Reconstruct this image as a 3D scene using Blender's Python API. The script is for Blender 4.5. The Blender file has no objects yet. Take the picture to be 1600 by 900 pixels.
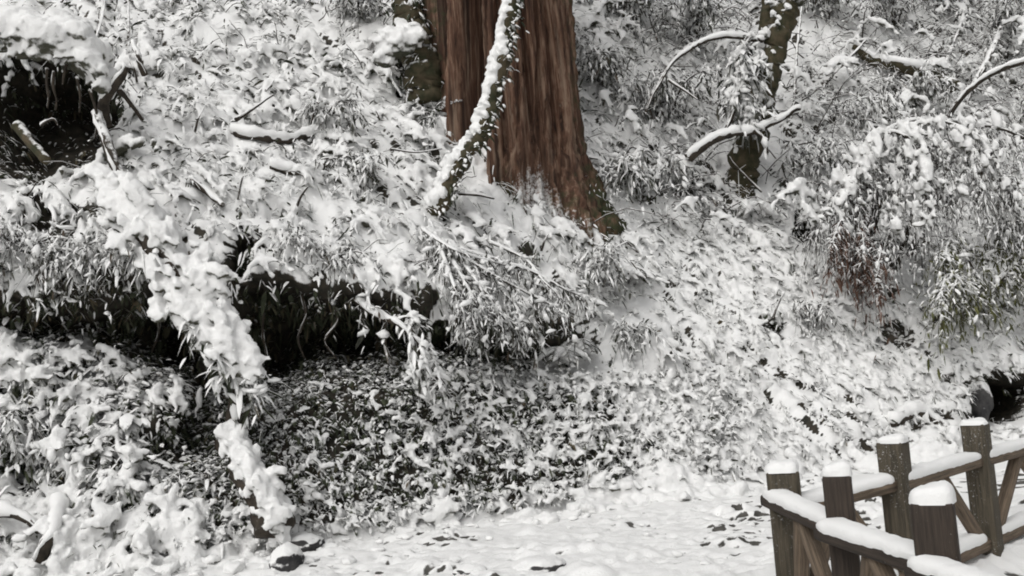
import bpy, math, random
import numpy as np
from mathutils import Matrix, Vector

rng = np.random.default_rng(7)
random.seed(7)
scene = bpy.context.scene
col = scene.collection

# ------------------------------------------------------------------ camera
EYE = np.array([0.0, 0.0, 1.53])
FPX = 1500.0                      # focal length in photo pixels (1600 wide)
PITCH, ROLL = math.radians(4.2), math.radians(4.7)
fw = np.array([0, math.cos(PITCH), math.sin(PITCH)])
r0 = np.array([1.0, 0, 0])
u0 = np.cross(r0, fw)
rt = r0 * math.cos(ROLL) - u0 * math.sin(ROLL)
up = u0 * math.cos(ROLL) + r0 * math.sin(ROLL)
cam = bpy.data.cameras.new("camera")
cam.sensor_width = 36.0
cam.lens = 36.0 * FPX / 1600.0
cam.clip_end = 500
camo = bpy.data.objects.new("camera", cam)
col.objects.link(camo)
camo.matrix_world = Matrix(((rt[0], up[0], -fw[0], EYE[0]), (rt[1], up[1], -fw[1], EYE[1]),
                            (rt[2], up[2], -fw[2], EYE[2]), (0, 0, 0, 1)))
scene.camera = camo

# ------------------------------------------------------------------ sky, sun, exposure
SUN_EL, SUN_AZ = math.radians(50), math.radians(210)
world = bpy.data.worlds.new("World")
scene.world = world
world.use_nodes = True
nt = world.node_tree
bg = nt.nodes["Background"]
sky = nt.nodes.new("ShaderNodeTexSky")
sky.sky_type = 'NISHITA'
sky.sun_disc = False
sky.sun_elevation = SUN_EL
sky.sun_rotation = SUN_AZ
sky.air_density = 1.0
sky.dust_density = 6.0
sky.ozone_density = 0.5
hs = nt.nodes.new("ShaderNodeHueSaturation")
hs.inputs["Saturation"].default_value = 0.10      # overcast: a grey sky
nt.links.new(sky.outputs[0], hs.inputs["Color"])
nt.links.new(hs.outputs[0], bg.inputs["Color"])
bg.inputs["Strength"].default_value = 0.15
sl = bpy.data.lights.new("sun", 'SUN')
sl.energy = 0.6
sl.angle = math.radians(50)
sl.color = (1.0, 0.97, 0.92)
so = bpy.data.objects.new("sun", sl)
col.objects.link(so)
sd = Vector((math.sin(SUN_AZ) * math.cos(SUN_EL), math.cos(SUN_AZ) * math.cos(SUN_EL), math.sin(SUN_EL)))
so.rotation_euler = sd.to_track_quat('Z', 'Y').to_euler()
scene.view_settings.view_transform = 'Standard'
scene.view_settings.look = 'None'
scene.view_settings.gamma = 1.0
scene.view_settings.exposure = -0.37
scene.cycles.filter_width = 1.9
scene.cycles.max_bounces = 12
scene.cycles.diffuse_bounces = 7


# ------------------------------------------------------------------ helpers
def P(px, py, d):
    """photo pixel + distance along the view axis -> place in the world"""
    px, py, d = np.asarray(px, float), np.asarray(py, float), np.asarray(d, float)
    a = ((px - 800) / FPX * d)[..., None] * rt
    b = ((450 - py) / FPX * d)[..., None] * up
    return EYE + a + b + d[..., None] * fw


def proj(p):
    q = np.asarray(p) - EYE
    d = q @ fw
    dd = np.where(d < 0.1, 0.1, d)
    return 800 + FPX * (q @ rt) / dd, 450 - FPX * (q @ up) / dd, d


def _hash(ix, iy, iz, s=0):
    h = (ix.astype(np.uint64) * np.uint64(374761393) + iy.astype(np.uint64) * np.uint64(668265263)
         + iz.astype(np.uint64) * np.uint64(2147483647) + np.uint64(s * 974711 + 12345))
    h = (h ^ (h >> np.uint64(13))) * np.uint64(1274126177)
    h = (h ^ (h >> np.uint64(16))) * np.uint64(2246822519)
    h = h ^ (h >> np.uint64(15))
    return (h & np.uint64(0xFFFFFF)).astype(np.float64) / float(0xFFFFFF)


def vnoise(p, s=0):
    """smooth value noise, about -1..1"""
    p = np.asarray(p, float) + 1000.0
    i = np.floor(p).astype(np.int64)
    f = p - i
    f = f * f * f * (f * (f * 6 - 15) + 10)
    o = 0
    for dx in (0, 1):
        wx = f[..., 0] if dx else 1 - f[..., 0]
        for dy in (0, 1):
            wy = f[..., 1] if dy else 1 - f[..., 1]
            for dz in (0, 1):
                wz = f[..., 2] if dz else 1 - f[..., 2]
                o = o + wx * wy * wz * _hash(i[..., 0] + dx, i[..., 1] + dy, i[..., 2] + dz, s)
    return o * 2 - 1


def fbm(p, oct=4, s=0, gain=0.5):
    a, o, n = 1.0, 0, 0
    p = np.asarray(p, float)
    for k in range(oct):
        o = o + a * vnoise(p, s + k)
        n += a
        a *= gain
        p = p * 2.03 + 17.3
    return o / n


def worley(p, s=0):
    p = np.asarray(p, float) + 1000.0
    i = np.floor(p).astype(np.int64)
    f1 = np.full(p.shape[:-1], 9.0)
    f2 = f1.copy()
    for dx in (-1, 0, 1):
        for dy in (-1, 0, 1):
            for dz in (-1, 0, 1):
                c = i + np.array([dx, dy, dz])
                q = np.stack([_hash(c[..., 0], c[..., 1], c[..., 2], s + k) for k in range(3)], -1) + c
                d = np.linalg.norm(p - q, axis=-1)
                f2 = np.minimum(f2, np.maximum(f1, d))
                f1 = np.minimum(f1, d)
    return f1, f2


def smooth(a, b, x):
    t = np.clip((np.asarray(x, float) - a) / (b - a), 0, 1)
    return t * t * (3 - 2 * t)


def unit(v):
    v = np.asarray(v, float)
    return v / np.maximum(np.linalg.norm(v, axis=-1, keepdims=True), 1e-9)


def mesh_obj(name, v, f, mat, parent=None, attrs=None, flat=False):
    """v (N,3); f = list of (M,k) index arrays; one mesh object"""
    v = np.asarray(v, np.float32)
    if not isinstance(f, list):
        f = [f]
    f = [np.asarray(x, np.int32) for x in f if len(x)]
    me = bpy.data.meshes.new(name)
    me.vertices.add(len(v))
    me.vertices.foreach_set("co", v.ravel())
    loops = np.concatenate([x.ravel() for x in f])
    tot = np.concatenate([np.full(len(x), x.shape[1], np.int32) for x in f])
    st = np.concatenate([[0], np.cumsum(tot)[:-1]]).astype(np.int32)
    me.loops.add(len(loops))
    me.loops.foreach_set("vertex_index", loops)
    me.polygons.add(len(tot))
    me.polygons.foreach_set("loop_start", st)
    me.polygons.foreach_set("loop_total", tot)
    me.polygons.foreach_set("use_smooth", np.full(len(tot), not flat, bool))
    me.update(calc_edges=True)
    for k, a in (attrs or {}).items():
        at = me.attributes.new(k, 'FLOAT', 'POINT')
        at.data.foreach_set("value", np.asarray(a, np.float32))
    me.materials.append(mat)
    o = bpy.data.objects.new(name, me)
    col.objects.link(o)
    if parent is not None:
        o.parent = parent
        o.matrix_parent_inverse = Matrix.Translation(-Vector(parent.location))
    return o


def tag(o, label=None, cat=None, group=None, kind=None):
    for k, val in (("label", label), ("category", cat), ("group", group), ("kind", kind)):
        if val:
            o[k] = val
    return o


def thing(name, label, cat, loc, group=None):
    o = bpy.data.objects.new(name, None)
    o.empty_display_size = 0.1
    col.objects.link(o)
    o.location = Vector([float(x) for x in loc])
    return tag(o, label, cat, group)


class Bag:
    """collects geometry for one mesh"""
    def __init__(self):
        self.v, self.f, self.n, self.s, self.t = [], {}, 0, [], []

    def add(self, v, f, snow=0.0, tint=0.5):
        v = np.asarray(v, float).reshape(-1, 3)
        for x in (f if isinstance(f, list) else [f]):
            x = np.asarray(x)
            if len(x):
                self.f.setdefault(x.shape[1], []).append(x + self.n)
        self.v.append(v)
        self.s.append(np.broadcast_to(np.asarray(snow, float), (len(v),)))
        self.t.append(np.broadcast_to(np.asarray(tint, float), (len(v),)))
        self.n += len(v)

    def build(self, name, mat, parent=None, flat=False):
        return mesh_obj(name, np.concatenate(self.v), [np.concatenate(x) for x in self.f.values()], mat, parent,
                        {"snow": np.concatenate(self.s), "tint": np.concatenate(self.t)}, flat)


def curve(pts, n):
    """Catmull-Rom through pts -> n points"""
    pts = np.asarray(pts, float)
    if len(pts) == 2:
        t = np.linspace(0, 1, n)[:, None]
        return pts[0] * (1 - t) + pts[1] * t
    q = np.vstack([2 * pts[0] - pts[1], pts, 2 * pts[-1] - pts[-2]])
    L = np.concatenate([[0], np.cumsum(np.linalg.norm(np.diff(pts, axis=0), axis=1) + 1e-6)])
    u = np.linspace(0, L[-1], n)
    k = np.clip(np.searchsorted(L, u, side='right') - 1, 0, len(pts) - 2)
    t = ((u - L[k]) / (L[k + 1] - L[k]))[:, None]
    a, b, c, d = q[k], q[k + 1], q[k + 2], q[k + 3]
    return 0.5 * (2 * b + (c - a) * t + (2 * a - 5 * b + 4 * c - d) * t ** 2 + (3 * b - a - 3 * c + d) * t ** 3)


def frames(path):
    t = unit(np.gradient(path, axis=0))
    ref = np.array([0, 0, 1.0])
    s = np.cross(t, ref)
    bad = np.linalg.norm(s, axis=1) < 0.15
    s[bad] = np.cross(t[bad], np.array([0, 1.0, 0.1]))
    s = unit(s)
    for k in range(1, len(s)):
        if s[k] @ s[k - 1] < 0:
            s[k] = -s[k]
    u = np.cross(s, t)
    return t, s, u


def tube(path, rad, n=8, rough=0.0, rs=6.0, seed=0, squash=1.0):
    path = np.asarray(path, float)
    m = len(path)
    rad = np.broadcast_to(np.asarray(rad, float), (m,))
    t, s, u = frames(path)
    a = np.linspace(0, 2 * math.pi, n, endpoint=False)
    off = np.cos(a)[None, :, None] * s[:, None, :] + squash * np.sin(a)[None, :, None] * u[:, None, :]
    v = path[:, None, :] + off * rad[:, None, None]
    if rough:
        k = 1 + rough * fbm(v * rs, 3, seed)
        v = path[:, None, :] + off * rad[:, None, None] * k[..., None]
    v = v.reshape(-1, 3)
    i = np.arange(m - 1)[:, None] * n
    j = np.arange(n)[None, :]
    q = np.stack([i + j, i + (j + 1) % n, i + n + (j + 1) % n, i + n + j], -1).reshape(-1, 4)
    v = np.vstack([v, path[0] - t[0] * rad[0] * 0.3, path[-1] + t[-1] * rad[-1] * 0.5])
    c0, c1 = m * n, m * n + 1
    j = np.arange(n)
    e = np.vstack([np.stack([(j + 1) % n, j, np.full(n, c0)], 1),
                   np.stack([(m - 1) * n + j, (m - 1) * n + (j + 1) % n, np.full(n, c1)], 1)])
    return v, [q, e]


def snow_on(path, rad, thick=0.6, n=8, seed=0, gap=0.0, width=1.0):
    """a lumpy roll of snow lying on top of a branch"""
    m = len(path)
    rad = np.broadcast_to(np.asarray(rad, float), (m,))
    t, s, u = frames(path)
    flat = np.clip(1 - np.abs(t[:, 2]) ** 2, 0.15, 1)
    lump = 1 + 0.45 * fbm(path * 9, 3, seed) + 0.25 * fbm(path * 30, 2, seed + 5)
    if gap:
        lump = lump * smooth(-gap, -gap + 0.25, fbm(path * 5 + 31, 3, seed + 9) + 0.25) + 0.02
    h = np.maximum(rad * thick, 0.006) * lump * flat
    w = (rad * 1.06 * width + h * 0.22) * np.clip(lump, 0.35, 1.3)
    c = path + np.array([0, -0.25, 1.0]) * (rad * 0.28)[:, None]
    upv = unit(np.array([0, 0, 1.0]) * 0.8 + u * 0.2 * np.sign(u[:, 2:3]))
    a = np.linspace(0, 2 * math.pi, n, endpoint=False)
    v = c[:, None, :] + np.cos(a)[None, :, None] * s[:, None, :] * w[:, None, None] \
        + np.where(np.sin(a) > 0, np.sin(a), 0.5 * np.sin(a))[None, :, None] * upv[:, None, :] * (h + rad * 0.4)[:, None, None]
    v = v + 0.12 * rad.mean() * np.stack([fbm(v * 25, 2, seed + 2), fbm(v * 25, 2, seed + 3), fbm(v * 25, 2, seed + 4)], -1)
    v = v.reshape(-1, 3)
    i = np.arange(m - 1)[:, None] * n
    j = np.arange(n)[None, :]
    q = np.stack([i + j, i + (j + 1) % n, i + n + (j + 1) % n, i + n + j], -1).reshape(-1, 4)
    v = np.vstack([v, c[0] - t[0] * w[0] * 0.5, c[-1] + t[-1] * w[-1] * 0.5])
    j = np.arange(n)
    e = np.vstack([np.stack([(j + 1) % n, j, np.full(n, m * n)], 1),
                   np.stack([(m - 1) * n + j, (m - 1) * n + (j + 1) % n, np.full(n, m * n + 1)], 1)])
    return v, [q, e]


LQ = np.array([(1, 2, 5, 4), (2, 3, 6, 5)])
LT = np.array([(0, 2, 1), (0, 3, 2), (4, 5, 7), (5, 6, 7)])


def leaves(base, dirn, L, W, T, droop, bag, snow=0.0, tint=0.5, nrm=None, tip=0.75):
    """snow-laden leaves: 8 vertices, 8 triangles each, ridged along the midrib"""
    base = np.asarray(base, float)
    N = len(base)
    if N == 0:
        return
    L, W, T, droop, snow, tint = [np.broadcast_to(np.asarray(x, float), (N,)) for x in (L, W, T, droop, snow, tint)]
    d = unit(dirn)
    upn = np.broadcast_to(np.array([0, 0, 1.0]), (N, 3)) if nrm is None else nrm
    upn = upn + 0.25 * rng.normal(size=(N, 3))
    s = np.cross(d, upn)
    s = unit(s + 1e-4)
    u = np.cross(s, d)
    V = np.empty((N, 8, 3))

    def c(t):
        return base + d * (L * t)[:, None] - np.array([0, 0, 1.0]) * (droop * L * t * t)[:, None]
    V[:, 0] = c(0.0)
    V[:, 7] = c(1.0)
    for k, (t, w, th) in enumerate(((0.32, 0.9, 1.0), (0.74, tip, 0.85))):
        cc = c(t)
        V[:, 1 + 3 * k] = cc - s * (W * w / 2)[:, None]
        V[:, 2 + 3 * k] = cc + u * (T * th)[:, None]
        V[:, 3 + 3 * k] = cc + s * (W * w / 2)[:, None]
    off = (np.arange(N) * 8)[:, None, None]
    bag.add(V.reshape(-1, 3), [(LQ[None] + off).reshape(-1, 4), (LT[None] + off).reshape(-1, 3)],
            np.repeat(snow, 8), np.repeat(tint, 8))


def ico(k=2):
    import bmesh
    bm = bmesh.new()
    bmesh.ops.create_icosphere(bm, subdivisions=k, radius=1)
    bm.verts.ensure_lookup_table()
    v = np.array([x.co[:] for x in bm.verts])
    f = np.array([[x.index for x in g.verts] for g in bm.faces])
    bm.free()
    return v, f


ICV, ICF = ico()
IC1V, IC1F = ico(1)


def melt(name, c, r, fx, fz, ry, rz, voxel, mat, parent=None, wobble=0.011, smooth_it=2, extra=None):
    """snow: many lumps (centre c, radius r along fx, r*ry across, r*rz thick) run together into one skin"""
    fx = unit(fx)
    fy = unit(np.cross(fz, fx))
    fz = np.cross(fx, fy)
    r = np.asarray(r, float)
    n = len(c)
    k = 1 + 0.14 * rng.normal(size=(n, len(IC1V), 1)).clip(-2, 2)
    v = IC1V[None] * k * 1.12
    v = c[:, None] + v[..., 0:1] * (fx * r[:, None])[:, None] + v[..., 1:2] * (fy * (r * ry)[:, None])[:, None] \
        + v[..., 2:3] * (fz * (r * rz)[:, None])[:, None]
    f = (IC1F[None] + (np.arange(n) * len(IC1V))[:, None, None]).reshape(-1, 3)
    o = mesh_obj("lumps", v.reshape(-1, 3), f, mat)
    if extra:
        pass
    md = o.modifiers.new("r", 'REMESH')
    md.mode = 'VOXEL'
    md.voxel_size = voxel
    sm = o.modifiers.new("s", 'SMOOTH')
    sm.factor = 0.5
    sm.iterations = smooth_it
    bpy.context.view_layer.update()
    me = bpy.data.meshes.new_from_object(o.evaluated_get(bpy.context.evaluated_depsgraph_get()))
    old = o.data
    bpy.data.objects.remove(o)
    bpy.data.meshes.remove(old)
    m = len(me.vertices)
    co = np.empty(m * 3, np.float32)
    me.vertices.foreach_get("co", co)
    co = co.reshape(-1, 3).astype(float)
    lt = np.empty(len(me.polygons), np.int32)
    me.polygons.foreach_get("loop_total", lt)
    li = np.empty(len(me.loops), np.int32)
    me.loops.foreach_get("vertex_index", li)
    bpy.data.meshes.remove(me)
    q = li.reshape(-1, 4) if (lt == 4).all() else None
    co += wobble * np.stack([vnoise(co * 22, 1), vnoise(co * 22, 2), vnoise(co * 22, 3)], -1) + 0.5 * wobble * np.stack([vnoise(co * 55, 4), vnoise(co * 55, 5), vnoise(co * 55, 6)], -1)
    # the underside that lies on the hill is not needed
    nf = unit(np.cross(co[q[:, 2]] - co[q[:, 0]], co[q[:, 3]] - co[q[:, 1]]))
    cf = co[q].mean(1)
    keep = ((nf * unit(EYE - cf)).sum(1) > -0.18) | (nf[:, 2] > 0.6)
    q = q[keep]
    used = np.zeros(m, bool)
    used[q.ravel()] = True
    idx = np.cumsum(used) - 1
    return mesh_obj(name, co[used], idx[q], mat, parent)


def blobs(c, ax, ay, az, fx, fz, bag, snow=0.3, tint=0.5, jit=0.16):
    """lumpy snow pillows; fx long axis, fz up axis"""
    N = len(c)
    if N == 0:
        return
    fx = unit(fx)
    fy = unit(np.cross(fz, fx))
    fz = np.cross(fx, fy)
    ICV, ICF = IC1V, IC1F
    k = 1 + jit * rng.normal(size=(N, len(ICV))).clip(-2, 2)
    v = ICV[None] * k[..., None] * 1.1
    v = np.where(v[..., 2:3] < 0, v * np.array([1, 1, 0.45]), v)
    v = c[:, None] + v[..., 0:1] * (fx * np.reshape(ax, (-1, 1)))[:, None] + v[..., 1:2] * (fy * np.reshape(ay, (-1, 1)))[:, None] \
        + v[..., 2:3] * (fz * np.reshape(az, (-1, 1)))[:, None]
    f = (ICF[None] + (np.arange(N) * len(ICV))[:, None, None]).reshape(-1, 3)
    bag.add(v.reshape(-1, 3), f, np.repeat(np.broadcast_to(snow, (N,)), len(ICV)), np.repeat(np.broadcast_to(tint, (N,)), len(ICV)))


# ------------------------------------------------------------------ materials
SNOW = (0.80, 0.80, 0.79)


def newmat(name):
    m = bpy.data.materials.new(name)
    m.use_nodes = True
    n = m.node_tree
    b = n.nodes["Principled BSDF"]
    b.inputs["Roughness"].default_value = 0.8
    b.inputs["Specular IOR Level"].default_value = 0.25
    return m, n, b


def node(n, typ, **kw):
    x = n.nodes.new(typ)
    for k, v in kw.items():
        if k in x.inputs:
            x.inputs[k].default_value = v
        else:
            setattr(x, k, v)
    return x


def math_node(n, op, a, b):
    x = n.nodes.new("ShaderNodeMath")
    x.operation = op
    for i, y in enumerate((a, b)):
        if isinstance(y, (int, float)):
            x.inputs[i].default_value = y
        else:
            n.links.new(y, x.inputs[i])
    return x.outputs[0]


def mixc(n, fac, a, b):
    x = n.nodes.new("ShaderNodeMix")
    x.data_type = 'RGBA'
    for i, y in ((0, fac), (6, a), (7, b)):
        if isinstance(y, (int, float)):
            x.inputs[i].default_value = y
        elif isinstance(y, tuple):
            x.inputs[i].default_value = (*y, 1)
        else:
            n.links.new(y, x.inputs[i])
    return x.outputs[2]


def noise(n, vec, scale, detail=3.0, rough=0.55):
    x = node(n, "ShaderNodeTexNoise", Scale=scale, Detail=detail, Roughness=rough)
    n.links.new(vec, x.inputs["Vector"])
    return x.outputs["Fac"]


def snowy(name, c1, c2, thr=0.25, soft=0.12, nscale=22.0, namp=0.9, cscale=9.0, bump=0.25, c3=None, stretch=None, always=None):
    """snow has settled on whatever faces up; the thing's own colour shows elsewhere"""
    m, n, b = newmat(name)
    g = n.nodes.new("ShaderNodeNewGeometry")
    pos = g.outputs["Position"]
    sep = n.nodes.new("ShaderNodeSeparateXYZ")
    n.links.new(g.outputs["Normal"], sep.inputs[0])
    at = n.nodes.new("ShaderNodeAttribute")
    at.attribute_name = "snow"
    ti = n.nodes.new("ShaderNodeAttribute")
    ti.attribute_name = "tint"
    nz = noise(n, pos, nscale, 4)
    v = math_node(n, 'ADD', sep.outputs[2], math_node(n, 'MULTIPLY', math_node(n, 'SUBTRACT', nz, 0.5), namp))
    v = math_node(n, 'ADD', v, at.outputs["Fac"])
    mr = n.nodes.new("ShaderNodeMapRange")
    mr.interpolation_type = 'SMOOTHSTEP'
    mr.inputs["From Min"].default_value = thr - soft
    mr.inputs["From Max"].default_value = thr + soft
    n.links.new(v, mr.inputs["Value"])
    cvec = pos
    if stretch:
        mp = n.nodes.new("ShaderNodeMapping")
        mp.inputs["Scale"].default_value = stretch
        n.links.new(pos, mp.inputs["Vector"])
        cvec = mp.outputs[0]
    cn = noise(n, cvec, cscale, 5, 0.6)
    cr = n.nodes.new("ShaderNodeMapRange")
    cr.inputs["From Min"].default_value = 0.35
    cr.inputs["From Max"].default_value = 0.68
    n.links.new(cn, cr.inputs["Value"])
    base = mixc(n, cr.outputs[0], c1, c2)
    if c3:
        base = mixc(n, ti.outputs["Fac"], base, c3)
    colr = mixc(n, mr.outputs[0], base, SNOW)
    n.links.new(colr, b.inputs["Base Color"])
    bp = node(n, "ShaderNodeBump", Strength=bump, Distance=0.02)
    n.links.new(math_node(n, 'ADD', noise(n, pos, 70.0, 3), cn), bp.inputs["Height"])
    n.links.new(bp.outputs[0], b.inputs["Normal"])
    return m


M_SNOW = snowy("settled_snow", (0.76, 0.76, 0.74), (0.82, 0.82, 0.81), thr=-9)
M_LADEN = snowy("snow_on_foliage", (0.040, 0.044, 0.030), (0.085, 0.080, 0.058), thr=-0.62, soft=0.22, nscale=24, namp=0.5, bump=0.5)
M_GROUND = snowy("snowy_leaf_litter", (0.022, 0.022, 0.017), (0.060, 0.050, 0.038), thr=0.30, soft=0.16, nscale=20, namp=1.1)
M_PATH = snowy("snowy_path_ground", (0.05, 0.048, 0.042), (0.11, 0.105, 0.095), thr=0.62, soft=0.10, nscale=14, namp=0.5, bump=0.3)
M_LEAF = snowy("snowy_leaf", (0.026, 0.033, 0.020), (0.060, 0.066, 0.038), thr=0.28, soft=0.2, nscale=34, namp=0.9, c3=(0.10, 0.080, 0.050))
M_FINE = snowy("rimed_leaf", (0.040, 0.044, 0.034), (0.105, 0.105, 0.085), thr=0.28, soft=0.25, nscale=26, namp=0.9, c3=(0.10, 0.075, 0.055))
M_OLIVE = snowy("rimed_olive_leaf", (0.06, 0.068, 0.026), (0.15, 0.15, 0.06), thr=0.34, soft=0.22, nscale=26, namp=0.9)
M_RED = snowy("withered_red_leaf", (0.065, 0.034, 0.024), (0.15, 0.088, 0.062), thr=0.36, soft=0.22, nscale=26, namp=0.9)
M_BARK = snowy("dark_branch_bark", (0.022, 0.018, 0.014), (0.060, 0.048, 0.036), thr=0.42, soft=0.12, nscale=20, namp=0.8, cscale=14)
M_ROOT = snowy("bare_root_bark", (0.055, 0.042, 0.030), (0.13, 0.10, 0.072), thr=0.55, soft=0.12, nscale=20, namp=0.8, cscale=14)
M_MOSS = snowy("mossy_bark", (0.028, 0.030, 0.014), (0.085, 0.066, 0.040), thr=0.60, soft=0.12, nscale=18, namp=1.0, cscale=8)


def cedar_bark():
    m, n, b = newmat("cedar_bark")
    g = n.nodes.new("ShaderNodeNewGeometry")
    mp = n.nodes.new("ShaderNodeMapping")
    mp.inputs["Scale"].default_value = (1, 1, 0.07)
    n.links.new(g.outputs["Position"], mp.inputs["Vector"])
    fib = noise(n, mp.outputs[0], 17.0, 8, 0.66)
    broad = noise(n, mp.outputs[0], 5.0, 3)
    r = n.nodes.new("ShaderNodeValToRGB")
    el = r.color_ramp.elements
    el[0].position, el[0].color = 0.36, (0.022, 0.013, 0.009, 1)
    el[1].position, el[1].color = 0.70, (0.42, 0.29, 0.205, 1)
    e = el.new(0.50)
    e.color = (0.135, 0.068, 0.043, 1)
    n.links.new(fib, r.inputs[0])
    dark = mixc(n, math_node(n, 'MULTIPLY', broad, 1.35), (0.075, 0.044, 0.031), r.outputs[0])
    b2 = n.nodes.new("ShaderNodeMapRange")
    b2.inputs["From Min"].default_value = 0.46
    b2.inputs["From Max"].default_value = 0.36
    n.links.new(noise(n, mp.outputs[0], 4.2, 4, 0.6), b2.inputs["Value"])
    dark = mixc(n, math_node(n, 'MULTIPLY', b2.outputs[0], 0.85), dark, (0.024, 0.014, 0.010))
    b3 = n.nodes.new("ShaderNodeMapRange")
    b3.inputs["From Min"].default_value = 0.56
    b3.inputs["From Max"].default_value = 0.70
    n.links.new(noise(n, mp.outputs[0], 7.5, 5, 0.65), b3.inputs["Value"])
    dark = mixc(n, math_node(n, 'MULTIPLY', b3.outputs[0], 0.7), dark, (0.30, 0.225, 0.165))
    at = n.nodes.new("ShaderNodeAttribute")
    at.attribute_name = "tint"                      # moss towards foot and edges, with painted shade on the left lobe
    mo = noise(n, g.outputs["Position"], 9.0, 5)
    moss_shade_f = n.nodes.new("ShaderNodeMapRange")
    moss_shade_f.inputs["From Min"].default_value = 0.75
    moss_shade_f.inputs["From Max"].default_value = 1.05
    n.links.new(math_node(n, 'ADD', mo, at.outputs["Fac"]), moss_shade_f.inputs["Value"])
    c = mixc(n, moss_shade_f.outputs[0], dark, (0.045, 0.050, 0.024))
    sn = n.nodes.new("ShaderNodeAttribute")
    sn.attribute_name = "snow"
    fl = noise(n, g.outputs["Position"], 24.0, 5, 0.7)
    sf = n.nodes.new("ShaderNodeMapRange")
    sf.inputs["From Min"].default_value = 0.90
    sf.inputs["From Max"].default_value = 1.10
    fs = math_node(n, 'ADD', math_node(n, 'MULTIPLY', fl, 0.62), math_node(n, 'MULTIPLY', fib, 0.42))
    n.links.new(math_node(n, 'ADD', fs, sn.outputs["Fac"]), sf.inputs["Value"])
    c = mixc(n, sf.outputs[0], c, SNOW)
    n.links.new(c, b.inputs["Base Color"])
    b.inputs["Roughness"].default_value = 0.9
    bp = node(n, "ShaderNodeBump", Strength=0.9, Distance=0.05)
    n.links.new(fib, bp.inputs["Height"])
    n.links.new(bp.outputs[0], b.inputs["Normal"])
    return m


def fence_wood(name, c1, c2, flake=0.0):
    m, n, b = newmat(name)
    tc = n.nodes.new("ShaderNodeTexCoord")
    cb = n.nodes.new("ShaderNodeCombineXYZ")
    for i_, nm in enumerate(("gx", "gy", "ga")):
        at_ = n.nodes.new("ShaderNodeAttribute")
        at_.attribute_name = nm
        n.links.new(at_.outputs["Fac"], cb.inputs[i_])
    grn = noise(n, cb.outputs[0], 75.0, 7, 0.7)
    gm = n.nodes.new("ShaderNodeMapRange")
    gm.inputs["From Min"].default_value = 0.32
    gm.inputs["From Max"].default_value = 0.70
    n.links.new(grn, gm.inputs["Value"])
    gr = gm.outputs[0]
    bl = noise(n, tc.outputs["Object"], 7.0, 4)
    c = mixc(n, gr, c1, c2)
    c = mixc(n, math_node(n, 'MULTIPLY', bl, 0.55), c, (0.026, 0.022, 0.018))
    fl = noise(n, tc.outputs["Object"], 75.0, 5, 0.75)
    sf = n.nodes.new("ShaderNodeMapRange")
    sf.inputs["From Min"].default_value = 0.66 - flake
    sf.inputs["From Max"].default_value = 0.72 - flake
    n.links.new(fl, sf.inputs["Value"])
    pt = n.nodes.new("ShaderNodeMapRange")
    pt.inputs["From Min"].default_value = 0.45
    pt.inputs["From Max"].default_value = 0.6
    n.links.new(noise(n, tc.outputs["Object"], 6.0, 3), pt.inputs["Value"])
    c = mixc(n, math_node(n, 'MULTIPLY', math_node(n, 'MULTIPLY', sf.outputs[0], pt.outputs[0]), 0.6), c, SNOW)
    n.links.new(c, b.inputs["Base Color"])
    b.inputs["Roughness"].default_value = 0.75
    bp = node(n, "ShaderNodeBump", Strength=0.5, Distance=0.01)
    n.links.new(gr, bp.inputs["Height"])
    n.links.new(bp.outputs[0], b.inputs["Normal"])
    return m


M_CEDAR = cedar_bark()
M_POST = fence_wood("weathered_post_wood", (0.022, 0.017, 0.014), (0.085, 0.064, 0.050))
M_POSTF = fence_wood("snow_flecked_post_wood", (0.036, 0.032, 0.023), (0.15, 0.125, 0.088), 0.075)
M_RAIL = fence_wood("brown_rail_wood", (0.060, 0.046, 0.033), (0.32, 0.24, 0.17))

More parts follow.
